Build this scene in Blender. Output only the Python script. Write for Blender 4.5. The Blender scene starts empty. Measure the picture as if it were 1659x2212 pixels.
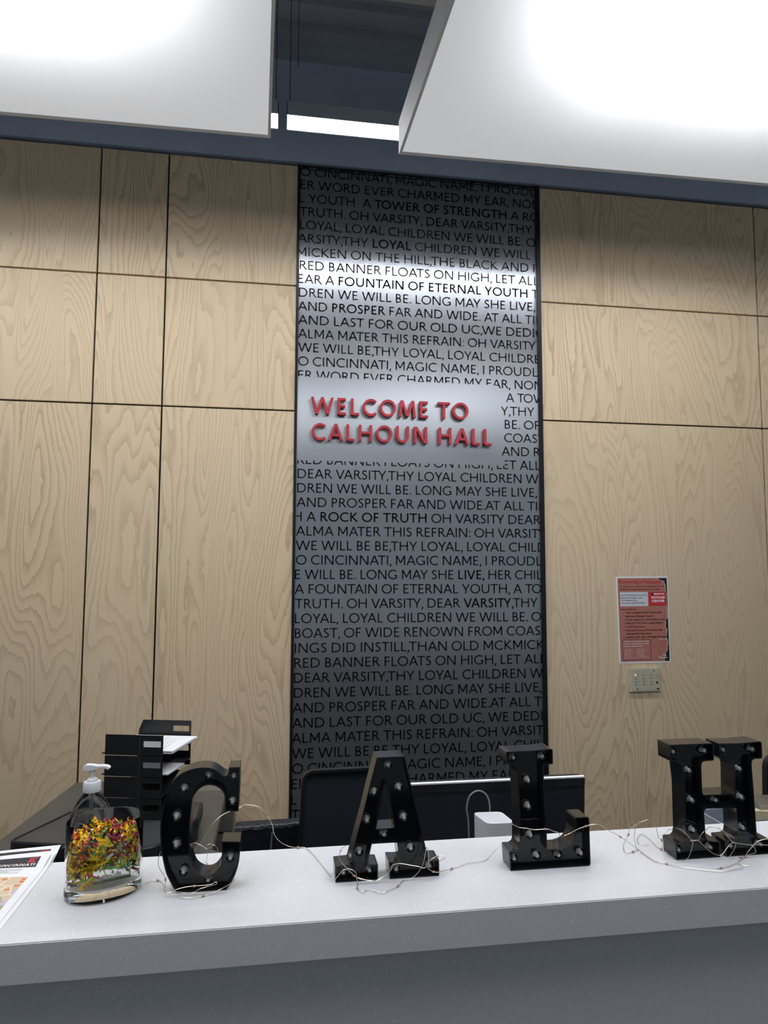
import bpy, bmesh, math, random
from math import sin, cos, pi, radians, sqrt
from mathutils import Vector, Matrix
from mathutils.geometry import tessellate_polygon
random.seed(7)
SC = bpy.context.scene
COL = SC.collection

# ---------------------------------------------------------------- camera, world, exposure
cam_data = bpy.data.cameras.new('camera')
cam_data.sensor_fit = 'HORIZONTAL'
cam_data.sensor_width = 36.0
cam_data.lens = 1475.56 / 1659 * 36.0
cam_data.clip_start = 0.05
cam = bpy.data.objects.new('camera', cam_data)
COL.objects.link(cam)
R_ = Vector((0.98837784, -0.1519835, 0.00320257)); U_ = Vector((-0.01564257, -0.08072616, 0.99661356))
F_ = Vector((0.15121029, 0.98508086, 0.08216536))
cam.matrix_world = Matrix(((R_.x, U_.x, -F_.x, 0), (R_.y, U_.y, -F_.y, 0), (R_.z, U_.z, -F_.z, 1.6), (0, 0, 0, 1)))
SC.camera = cam
world = bpy.data.worlds.new('world'); SC.world = world
world.use_nodes = True
PANEL_ROT = 0.0
WORLD_RGB, WORLD_STR = (0.77, 0.89, 1.0), 0.225
world.node_tree.nodes['Background'].inputs[0].default_value = (*WORLD_RGB, 1)
world.node_tree.nodes['Background'].inputs[1].default_value = WORLD_STR
SC.view_settings.view_transform = 'Standard'
SC.view_settings.look = 'None'
SC.view_settings.gamma = 1.0
SC.view_settings.use_curve_mapping = False
SC.view_settings.exposure = 0.0
CLOUD_L = 5.7      # radiance of the luminous ceiling clouds
STRIP_L = 44.0     # radiance of the linear wall-wash lights
LAMP_RGB = (0.93, 0.955, 1.0)

# ---------------------------------------------------------------- helpers
def lin(c):
    c = c / 255.0
    return c / 12.92 if c <= 0.04045 else ((c + 0.055) / 1.055) ** 2.4
def rgb(r, g, b): return (lin(r), lin(g), lin(b), 1.0)

class N:
    """small wrapper to write node materials"""
    def __init__(self, name):
        self.m = bpy.data.materials.new(name); self.m.use_nodes = True
        self.t = self.m.node_tree; self.p = self.t.nodes['Principled BSDF']; self.out = self.t.nodes['Material Output']
    def n(self, kind, **kw):
        x = self.t.nodes.new(kind)
        for k, v in kw.items(): setattr(x, k, v)
        return x
    def l(self, a, b): self.t.links.new(a, b)
    def math(self, op, a, b=None, c=None):
        x = self.n('ShaderNodeMath', operation=op)
        for i, v in enumerate((a, b, c)):
            if v is None: continue
            if isinstance(v, (int, float)): x.inputs[i].default_value = v
            else: self.l(v, x.inputs[i])
        return x.outputs[0]
    def mix(self, f, a, b, blend='MIX'):
        x = self.n('ShaderNodeMix', data_type='RGBA', blend_type=blend)
        for i, v in ((0, f), (6, a), (7, b)):
            if isinstance(v, (int, float, tuple)): x.inputs[i].default_value = v
            else: self.l(v, x.inputs[i])
        return x.outputs[2]
    def ramp(self, f, stops, interp='LINEAR'):
        x = self.n('ShaderNodeValToRGB'); x.color_ramp.interpolation = interp
        e = x.color_ramp.elements
        while len(e) < len(stops): e.new(0.5)
        for i, (p, c) in enumerate(stops):
            e[i].position = p; e[i].color = c if len(c) == 4 else (*c, 1)
        self.l(f, x.inputs[0]); return x.outputs[0]
    def obj(self, scale=(1, 1, 1), loc=(0, 0, 0)):
        tc = self.n('ShaderNodeTexCoord'); mp = self.n('ShaderNodeMapping')
        mp.inputs['Scale'].default_value = scale; mp.inputs['Location'].default_value = loc
        self.l(tc.outputs['Object'], mp.inputs[0]); return mp.outputs[0]
    def noise(self, vec, scale, detail=2, rough=0.5, dist=0.0):
        x = self.n('ShaderNodeTexNoise'); x.inputs['Scale'].default_value = scale
        x.inputs['Detail'].default_value = detail; x.inputs['Roughness'].default_value = rough
        x.inputs['Distortion'].default_value = dist
        self.l(vec, x.inputs[0]); return x.outputs[0]
    def bump(self, h, strength=0.2, dist=0.002):
        b = self.n('ShaderNodeBump'); b.inputs['Strength'].default_value = strength; b.inputs['Distance'].default_value = dist
        self.l(h, b.inputs['Height']); self.l(b.outputs[0], self.p.inputs['Normal'])
    def set(self, **kw):
        for k, v in kw.items():
            s = self.p.inputs[k.replace('_', ' ')]
            if isinstance(v, (int, float, tuple)): s.default_value = v
            else: self.l(v, s)
        return self

def plain(name, col, rough=0.5, metal=0.0, spec=0.5, var=0.06, scale=30, coat=0.0, bump=0.0):
    a = N(name); v = a.obj()
    f = a.noise(v, scale, 3)
    dark = tuple(c * (1 - var) for c in col[:3]) + (1,); lite = tuple(min(1, c * (1 + var)) for c in col[:3]) + (1,)
    a.set(Base_Color=a.ramp(f, [(0.35, dark), (0.65, lite)]), Roughness=rough, Metallic=metal)
    a.p.inputs['Specular IOR Level'].default_value = spec
    a.p.inputs['Coat Weight'].default_value = coat
    if bump: a.bump(f, bump, 0.001)
    return a.m

class MB:
    """collects geometry and links it as one mesh object"""
    def __init__(self): self.v = []; self.f = []; self.mi = []; self.cur = 0
    def add(self, verts, faces):
        b = len(self.v); self.v += [tuple(p) for p in verts]
        for f in faces: self.f.append(tuple(b + i for i in f)); self.mi.append(self.cur)
    def box(self, x0, x1, y0, y1, z0, z1):
        self.add([(x0, y0, z0), (x1, y0, z0), (x1, y1, z0), (x0, y1, z0), (x0, y0, z1), (x1, y0, z1), (x1, y1, z1), (x0, y1, z1)],
                 [(0, 3, 2, 1), (4, 5, 6, 7), (0, 1, 5, 4), (1, 2, 6, 5), (2, 3, 7, 6), (3, 0, 4, 7)])
    def hexa(self, lo, hi):
        """prism between two rings of equal length (lists of 3-D points)"""
        n = len(lo); self.add(lo + hi, [(i, (i + 1) % n, n + (i + 1) % n, n + i) for i in range(n)])
        tri = tessellate_polygon([[Vector(p) for p in lo]])
        self.add(lo, [tuple(t) for t in tri]); self.add(hi, [tuple(t) for t in tri])
    def prism_z(self, pts, z0, z1):
        self.hexa([(x, y, z0) for x, y in pts], [(x, y, z1) for x, y in pts])
    def prism_y(self, pts, y0, y1):
        self.hexa([(x, y0, z) for x, z in pts], [(x, y1, z) for x, z in pts])
    def poly(self, pts3):
        tri = tessellate_polygon([[Vector(p) for p in pts3]]); self.add(pts3, [tuple(t) for t in tri])
    def tube(self, path, r, seg=6, cap=True):
        P = [Vector(p) for p in path]; n = len(P); rings = []
        up = Vector((0.13, 0.31, 0.94))
        for i, p in enumerate(P):
            t = (P[min(i + 1, n - 1)] - P[max(i - 1, 0)])
            if t.length < 1e-9: t = Vector((0, 0, 1))
            t.normalize(); a = t.cross(up)
            if a.length < 1e-4: a = t.cross(Vector((1, 0, 0)))
            a.normalize(); b = t.cross(a)
            rr = r[i] if isinstance(r, (list, tuple)) else r
            rings += [p + a * (cos(2 * pi * k / seg) * rr) + b * (sin(2 * pi * k / seg) * rr) for k in range(seg)]
        f = [(i * seg + k, i * seg + (k + 1) % seg, (i + 1) * seg + (k + 1) % seg, (i + 1) * seg + k) for i in range(n - 1) for k in range(seg)]
        if cap: f += [tuple(range(seg))[::-1], tuple((n - 1) * seg + k for k in range(seg))]
        self.add(rings, f)
    def lathe(self, prof, c=(0, 0, 0), seg=32, axis='z', sx=1, sy=1, ang=0, close=True):
        """prof: (radius, height) pairs"""
        v = []
        for r, h in prof:
            for k in range(seg):
                a = 2 * pi * k / seg; px, py = r * cos(a) * sx, r * sin(a) * sy
                px, py = px * cos(ang) - py * sin(ang), px * sin(ang) + py * cos(ang)
                if axis == 'z': v.append((c[0] + px, c[1] + py, c[2] + h))
                elif axis == 'y': v.append((c[0] + px, c[1] + h, c[2] + py))
                else: v.append((c[0] + h, c[1] + px, c[2] + py))
        n = len(prof)
        f = [(i * seg + k, i * seg + (k + 1) % seg, (i + 1) * seg + (k + 1) % seg, (i + 1) * seg + k) for i in range(n - 1) for k in range(seg)]
        if close: f += [tuple(range(seg))[::-1], tuple((n - 1) * seg + k for k in range(seg))]
        self.add(v, f)
    def build(self, name, mat, parent=None, bevel=0.0, smooth=True, angle=32, seg=2, origin=None, recalc=True):
        me = bpy.data.meshes.new(name)
        vs = self.v
        if origin: vs = [(x - origin[0], y - origin[1], z - origin[2]) for x, y, z in vs]
        me.from_pydata(vs, [], self.f)
        for m in (mat if isinstance(mat, (list, tuple)) else [mat]): me.materials.append(m)
        if any(self.mi): me.polygons.foreach_set('material_index', self.mi)
        bm = bmesh.new(); bm.from_mesh(me)
        if recalc:
            bmesh.ops.remove_doubles(bm, verts=bm.verts, dist=1e-6)
            bmesh.ops.recalc_face_normals(bm, faces=bm.faces)
        if bevel:
            es = [e for e in bm.edges if len(e.link_faces) == 2 and e.calc_face_angle(0) > radians(30)]
            bmesh.ops.bevel(bm, geom=es, offset=bevel, segments=seg, affect='EDGES', clamp_overlap=True)
        if smooth:
            for f in bm.faces: f.smooth = True
            for e in bm.edges:
                if len(e.link_faces) != 2 or e.calc_face_angle(0) > radians(angle): e.smooth = False
        bm.to_mesh(me); bm.free()
        o = bpy.data.objects.new(name, me); COL.objects.link(o)
        if origin: o.location = origin
        if parent is not None:
            o.parent = parent; o.matrix_parent_inverse = Matrix.Translation(-parent.location)
        return o

def tag(o, label=None, cat=None, group=None, kind=None):
    for k, v in (('label', label), ('category', cat), ('group', group), ('kind', kind)):
        if v: o[k] = v
    return o
def thing(name, label, cat, loc, group=None):
    o = bpy.data.objects.new(name, None); COL.objects.link(o); o.location = loc; o.empty_display_size = 0.05
    return tag(o, label, cat, group)
def rounded(x0, x1, y0, y1, r, n=5):
    p = []
    for cx, cy, a0 in ((x1 - r, y0 + r, -90), (x1 - r, y1 - r, 0), (x0 + r, y1 - r, 90), (x0 + r, y0 + r, 180)):
        p += [(cx + r * cos(radians(a0 + 90 * i / n)), cy + r * sin(radians(a0 + 90 * i / n))) for i in range(n + 1)]
    return p
def round_poly(pts, radii, n=5):
    """round the corners of a polygon"""
    out = []; m = len(pts)
    for i, p in enumerate(pts):
        r = radii[i] if isinstance(radii, (list, tuple)) else radii
        a = Vector(pts[i - 1]) - Vector(p); b = Vector(pts[(i + 1) % m]) - Vector(p)
        d = min(r, a.length * .45, b.length * .45)
        if d < 1e-6: out.append(tuple(p)); continue
        A = Vector(p) + a.normalized() * d; B = Vector(p) + b.normalized() * d
        for k in range(n + 1):
            t = k / n; q = A * (1 - t) ** 2 + Vector(p) * 2 * t * (1 - t) + B * t * t
            out.append((q.x, q.y))
    return out
def smooth_path(P, k=4):
    P = [Vector(p) for p in P]; out = []
    for i in range(len(P) - 1):
        a, b, c, d = P[max(i - 1, 0)], P[i], P[i + 1], P[min(i + 2, len(P) - 1)]
        for j in range(k):
            t = j / k
            out.append(0.5 * ((2 * b) + (c - a) * t + (2 * a - 5 * b + 4 * c - d) * t * t + (3 * b - a - 3 * c + d) * t ** 3))
    out.append(P[-1]); return out

# ---------------------------------------------------------------- materials
def wood_mat():
    a = N('birch_plywood'); tc = a.n('ShaderNodeTexCoord'); oi = a.n('ShaderNodeObjectInfo')
    off = a.n('ShaderNodeCombineXYZ')
    a.l(a.math('MULTIPLY', oi.outputs['Random'], 37.0), off.inputs[0]); a.l(a.math('MULTIPLY', oi.outputs['Random'], 91.0), off.inputs[2])
    add = a.n('ShaderNodeVectorMath', operation='ADD'); a.l(tc.outputs['Object'], add.inputs[0]); a.l(off.outputs[0], add.inputs[1])
    def mp(s):
        m = a.n('ShaderNodeMapping'); m.inputs['Scale'].default_value = s; a.l(add.outputs[0], m.inputs[0]); return m.outputs[0]
    big = a.noise(mp((3.1, 0, 0.5)), 1.0, 2.2, 0.42, 0.5)
    rag = a.noise(mp((46, 0, 9)), 1.0, 3, 0.6)
    v = a.math('ADD', a.math('MULTIPLY', big, 42.0), a.math('MULTIPLY', rag, 0.9))
    saw = a.math('FRACT', v)
    dens = a.noise(mp((2.2, 0, 0.3)), 1.0, 1, 0.5)
    line = a.ramp(saw, [(0.0, (0, 0, 0)), (0.50, (0.10, 0.10, 0.10)), (0.80, (0.62, 0.62, 0.62)), (0.93, (1, 1, 1)), (1.0, (0, 0, 0))])
    amt = a.math('MULTIPLY', line, a.ramp(dens, [(0.3, (0.35, 0.35, 0.35)), (0.7, (1, 1, 1))]))
    fine = a.noise(mp((260, 0, 5)), 1.0, 3, 0.6)
    tone = a.noise(mp((1.3, 0, 0.5)), 1.0, 2, 0.5)
    base = a.mix(tone, rgb(230, 210, 178), rgb(214, 190, 154))
    c = a.mix(a.math('MULTIPLY', amt, 0.9), base, rgb(174, 148, 116))
    c = a.mix(a.math('MULTIPLY', fine, 0.30), c, rgb(188, 164, 132))
    a.set(Base_Color=c, Roughness=0.5); a.p.inputs['Specular IOR Level'].default_value = 0.3
    a.bump(fine, 0.05, 0.0005)
    return a.m
def quartz_mat(name, base, dark):
    a = N(name); v = a.obj()
    vo = a.n('ShaderNodeTexVoronoi'); vo.inputs['Scale'].default_value = 210; a.l(v, vo.inputs[0])
    spk = a.math('LESS_THAN', vo.outputs['Distance'], 0.23)
    pick = a.math('GREATER_THAN', a.noise(v, 150, 1), 0.56)
    vo2 = a.n('ShaderNodeTexVoronoi'); vo2.inputs['Scale'].default_value = 420; a.l(v, vo2.inputs[0])
    spk2 = a.math('MULTIPLY', a.math('LESS_THAN', vo2.outputs['Distance'], 0.22), a.math('GREATER_THAN', a.noise(v, 230, 1), 0.6))
    cloud = a.noise(v, 14, 4, 0.6)
    c = a.mix(cloud, base, tuple(x * 0.93 for x in base[:3]) + (1,))
    c = a.mix(a.math('MULTIPLY', a.math('MULTIPLY', spk, pick), 0.75), c, (0.95, 0.95, 0.95, 1))
    c = a.mix(a.math('MULTIPLY', spk2, 0.35), c, dark)
    a.set(Base_Color=c, Roughness=0.33); a.p.inputs['Specular IOR Level'].default_value = 0.4
    return a.m
def metal_panel_mat(name, base, rough, spec_tint=None, metal=1.0):
    a = N(name); v = a.obj((600, 1, 3))
    f = a.noise(v, 1.0, 3, 0.6)
    a.set(Base_Color=a.mix(f, tuple(x * 0.86 for x in base[:3]) + (1,), base), Metallic=metal, Roughness=rough)
    a.p.inputs['Anisotropic'].default_value = 0.85
    tg = a.n('ShaderNodeTangent', direction_type='RADIAL', axis='Z')
    a.l(tg.outputs[0], a.p.inputs['Tangent']); a.p.inputs['Anisotropic Rotation'].default_value = PANEL_ROT
    return a.m

def glass_mat(name, col=(1, 1, 1, 1), rough=0.0, ior=1.48):
    a = N(name); a.set(Base_Color=col, Roughness=rough, IOR=ior); a.p.inputs['Transmission Weight'].default_value = 1.0
    return a.m
def lamp_mat(name, build):
    a = N(name); a.set(Base_Color=(0.8, 0.8, 0.8, 1), Roughness=0.5)
    a.p.inputs['Emission Color'].default_value = (*LAMP_RGB, 1)
    s = build(a)
    if isinstance(s, float): a.p.inputs['Emission Strength'].default_value = s
    else: a.l(s, a.p.inputs['Emission Strength'])
    return a.m

M = {}
M['wood'] = wood_mat()
M['reveal'] = plain('black_reveal', (0.004, 0.004, 0.006, 1), 0.6)
M['slate'] = plain('slate_blue_paint', (0.42, 0.49, 0.60, 1), 0.65, var=0.05, scale=3)
M['deck'] = plain('dark_deck_paint', (0.24, 0.28, 0.32, 1), 0.7, var=0.08, scale=2)
M['duct'] = plain('dark_duct_paint', (0.42, 0.42, 0.42, 1), 0.6)
M['floor'] = plain('dark_carpet_floor', (0.05, 0.05, 0.055, 1), 0.95, var=0.3, scale=200)
M['quartz'] = quartz_mat('white_speckled_quartz', (0.70, 0.70, 0.72, 1), (0.35, 0.35, 0.37, 1))
M['front'] = quartz_mat('grey_speckled_front', (0.66, 0.66, 0.66, 1), (0.25, 0.25, 0.27, 1))
M['metal'] = metal_panel_mat('brushed_metal', (0.46, 0.48, 0.51, 1), 0.335, metal=0.85)
M['print'] = metal_panel_mat('grey_print', (0.21, 0.205, 0.21, 1), 0.55, metal=0.5)
M['print'].node_tree.nodes['Principled BSDF'].inputs['Specular IOR Level'].default_value = 0.25
M['print_black'] = plain('black_print', (0.004, 0.004, 0.008, 1), 0.75, spec=0.04)
M['frame'] = plain('black_metal_frame', (0.010, 0.012, 0.018, 1), 0.4, metal=0.4)
M['red'] = plain('red_painted_letter', rgb(178, 42, 56), 0.42, var=0.04)
M['cloud_side'] = plain('white_cloud_side', (0.80, 0.80, 0.80, 1), 0.7, var=0.02, scale=4)
M['alu'] = plain('pale_aluminium', (0.45, 0.46, 0.48, 1), 0.35, metal=0.8)
M['black_gloss'] = plain('glossy_black_plastic', (0.0035, 0.0035, 0.005, 1), 0.07, spec=0.45, var=0.1, coat=0.0)
M['black_side'] = plain('satin_black_plastic', (0.008, 0.008, 0.009, 1), 0.17, spec=0.55, var=0.2)
M['bulb'] = glass_mat('clear_bulb_glass', ior=1.45)
M['led'] = plain('pale_led_tip', (0.62, 0.62, 0.58, 1), 0.2, spec=0.7)
M['socket'] = plain('dark_socket', (0.02, 0.02, 0.024, 1), 0.3)
M['wire'] = plain('silver_copper_wire', (0.62, 0.55, 0.46, 1), 0.3, metal=0.75)
M['bead'] = plain('copper_led_bead', (0.50, 0.27, 0.22, 1), 0.25, spec=0.6)
M['glass'] = glass_mat('clear_vase_glass', (0.97, 0.985, 0.98, 1), ior=1.22)
M['clear_plastic'] = glass_mat('clear_bottle_plastic', (0.96, 0.97, 0.98, 1), ior=1.12)
M['gel'] = glass_mat('clear_gel', (0.93, 0.95, 0.97, 1), ior=1.3)
M['frosted'] = glass_mat('frosted_box_plastic', (0.9, 0.9, 0.88, 1), rough=0.25, ior=1.25)
M['white_plastic'] = plain('white_plastic', (0.78, 0.78, 0.80, 1), 0.35, var=0.02)
M['black_plastic'] = plain('matt_black_plastic', (0.010, 0.010, 0.012, 1), 0.42, var=0.15)
M['tray_top'] = plain('dark_laminate', (0.045, 0.045, 0.048, 1), 0.38, var=0.12, scale=14)
M['desk'] = plain('charcoal_laminate', (0.070, 0.068, 0.064, 1), 0.33, var=0.08, scale=25)
M['cabinet'] = plain('taupe_cabinet_metal', (0.150, 0.140, 0.120, 1), 0.45, var=0.04)
M['navy'] = plain('dark_navy_vinyl', (0.007, 0.010, 0.017, 1), 0.5, var=0.2, scale=20)
M['torn'] = plain('torn_vinyl_edge', (0.06, 0.065, 0.07, 1), 0.8, var=0.6, scale=180)
M['paper'] = plain('white_paper', (0.80, 0.80, 0.82, 1), 0.7, var=0.02)
M['ink'] = plain('black_ink', (0.012, 0.010, 0.012, 1), 0.6)
M['ink_dark'] = plain('dark_brown_ink', (0.035, 0.012, 0.012, 1), 0.6)
M['ink_grey'] = plain('grey_ink', (0.22, 0.22, 0.24, 1), 0.6)
M['ink_white'] = plain('white_ink', (0.72, 0.66, 0.64, 1), 0.6)
M['ink_red'] = plain('red_ink', rgb(196, 38, 48), 0.6)
M['silver'] = plain('silver_trim', (0.72, 0.74, 0.76, 1), 0.35, metal=0.3, var=0.02)
M['dev_white'] = plain('white_device_plastic', (0.62, 0.62, 0.66, 1), 0.4, var=0.02)
M['beige'] = plain('beige_plate', rgb(196, 190, 166), 0.4, var=0.02)
M['blue_grey'] = plain('blue_grey_bin_plastic', (0.27, 0.31, 0.37, 1), 0.4, var=0.05)
M['folder'] = plain('manila_folder', (0.62, 0.55, 0.36, 1), 0.7)
def mesh_fabric():
    a = N('dark_mesh_fabric'); v = a.obj((420, 420, 420))
    w = a.n('ShaderNodeTexChecker'); w.inputs['Scale'].default_value = 1.0; a.l(v, w.inputs[0])
    a.set(Base_Color=a.mix(w.outputs[1], (0.008, 0.012, 0.018, 1), (0.016, 0.022, 0.028, 1)), Roughness=0.6); a.bump(w.outputs[1], 0.3, 0.0008)
    return a.m
M['mesh'] = mesh_fabric()
def cork_mat():
    a = N('mottled_red_brown_print'); v = a.obj()
    f = a.noise(v, 60, 5, 0.7); g = a.noise(v, 9, 2)
    a.set(Base_Color=a.mix(a.math('MULTIPLY', g, 0.5), a.mix(f, rgb(146, 84, 76), rgb(206, 138, 120)), rgb(166, 98, 88)), Roughness=0.6)
    return a.m
M['cork'] = cork_mat()

# ---------------------------------------------------------------- measured outlines (metres, world x/z) and text rows
ROWS = [
  ["O CINCINNATI, MAGIC NAME, I PROUD","LY","",0.0759,1.2432,3.5145],
  ["ER WORD EVER CHARMED MY EAR, NO","NE","",0.0768,1.255,3.4468],
  ["L YOUTH  A TOWER OF STRENGTH A"," ROCK","TOWER OF STRENGTH",0.0723,1.1884,3.379],
  ["TRUTH. OH VARSITY, DEAR VARSITY,THY","","",0.0748,1.2572,3.3112],
  ["LOYAL, LOYAL CHILDREN WE WILL BE."," OF","",0.0772,1.2069,3.2434],
  ["ARSITY,THY LOYAL CHILDREN WE WILL"," BE","LOYAL",0.0674,1.2492,3.1756],
  ["MICKEN ON THE HILL,THE BLACK AND"," RED","",0.0637,1.2354,3.1078],
  ["RED BANNER FLOATS ON HIGH, LET ALL","","",0.0784,1.2887,3.0401],
  ["EAR A FOUNTAIN OF ETERNAL YOUTH"," TO","FOUNTAIN OF ETERNAL YOUTH",0.0716,1.2284,2.9723],
  ["DREN WE WILL BE. LONG MAY SHE LIVE,","","",0.0764,1.2679,2.9045],
  ["AND PROSPER FAR AND WIDE. AT ALL"," TIM","PROSPER",0.0735,1.1953,2.8367],
  ["AND LAST FOR OUR OLD UC,WE DEDI","CA","",0.0744,1.2599,2.7689],
  ["ALMA MATER THIS REFRAIN: OH VARSIT","Y","",0.0753,1.2328,2.7011],
  ["WE WILL BE,THY LOYAL, LOYAL CHILD","RE","",0.0762,1.2133,2.6334],
  ["O CINCINNATI, MAGIC NAME, I PROUD","LY","",0.0771,1.2416,2.5656],
  ["ER WORD EVER CHARMED MY EAR, NO","NE","",0.078,1.2515,2.4978],
  ["A TO","WER","",1.1092,1.2479,2.43],
  ["Y,THY","","",1.0813,1.2552,2.3622],
  ["BE. O","F","",1.101,1.25,2.2944],
  ["COAS","T","",1.097,1.2673,2.2267],
  ["AND"," RED","",1.0831,1.2247,2.1589],
  ["RED BANNER FLOATS ON HIGH, LET ALL","","",0.0797,1.2817,2.0911],
  ["DEAR VARSITY,THY LOYAL CHILDREN"," WE","",0.0814,1.1839,2.0233],
  ["DREN WE WILL BE. LONG MAY SHE LIVE,","","",0.0808,1.263,1.9555],
  ["AND PROSPER FAR AND WIDE.AT ALL"," TIM","",0.0788,1.1943,1.8877],
  ["H A ROCK OF TRUTH OH VARSITY"," DEAR","ROCK OF TRUTH",0.0634,1.0914,1.82],
  ["ALMA MATER THIS REFRAIN: OH"," VARSITY","",0.0777,1.0364,1.7522],
  ["WE WILL BE BE,THY LOYAL, LOYAL"," CHILD","",0.0779,1.0938,1.6844],
  ["O CINCINNATI, MAGIC NAME, I"," PROUDLY","",0.0795,1.0013,1.6166],
  ["E WILL BE. LONG MAY SHE LIVE, HER CH","IL","LIVE,",0.0761,1.2303,1.5488],
  ["A FOUNTAIN OF ETERNAL YOUTH,"," A TO","",0.0755,1.1173,1.481],
  ["TRUTH. OH VARSITY, DEAR VARSITY,THY"," L","VARSITY@2",0.0779,1.2568,1.4133],
  ["LOYAL, LOYAL CHILDREN WE WILL BE."," OF","",0.0785,1.2054,1.3455],
  ["BOAST, OF WIDE RENOWN FROM"," COAST","",0.0795,1.0752,1.2777],
  ["INGS DID INSTILL,THAN OLD"," MCKMICKEN","",0.0797,0.9568,1.2099],
  ["RED BANNER FLOATS ON HIGH,"," LET ALL","",0.0783,1.0448,1.1421],
  ["DEAR VARSITY,THY LOYAL CHILDREN"," WE","",0.0778,1.1906,1.0743],
  ["DREN WE WILL BE. LONG MAY SHE LIVE,","","",0.0787,1.2706,1.0066],
  ["AND PROSPER FAR AND WIDE.AT ALL"," TIM","",0.0737,1.2136,0.9388],
  ["AND LAST FOR OUR OLD UC,"," WE DEDIC","",0.0731,0.9832,0.871],
  ["ALMA MATER THIS REFRAIN: OH"," VARSITY","",0.0711,1.0428,0.8032],
  ["WE WILL BE BE THY LOYAL,"," LOYAL CHILDR","",0.0736,0.8931,0.7354],
  ["O CINCINNATI, MAGIC NAME,"," I PROUDLY","",0.0745,0.9845,0.6677],
  ["ER WORD EVER CHARMED MY EAR",", NONE","",0.074,1.1369,0.5999],
  ["L YOUTH  A TOWER OF STRENGTH A"," ROCK","",0.0735,1.177,0.5321],
  ["TRUTH. OH VARSITY, DEAR VARSITY,THY"," L","",0.0745,1.2749,0.4643],
  ["LOYAL, LOYAL CHILDREN WE WILL BE."," OF","",0.0754,1.1849,0.3965]]
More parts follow.
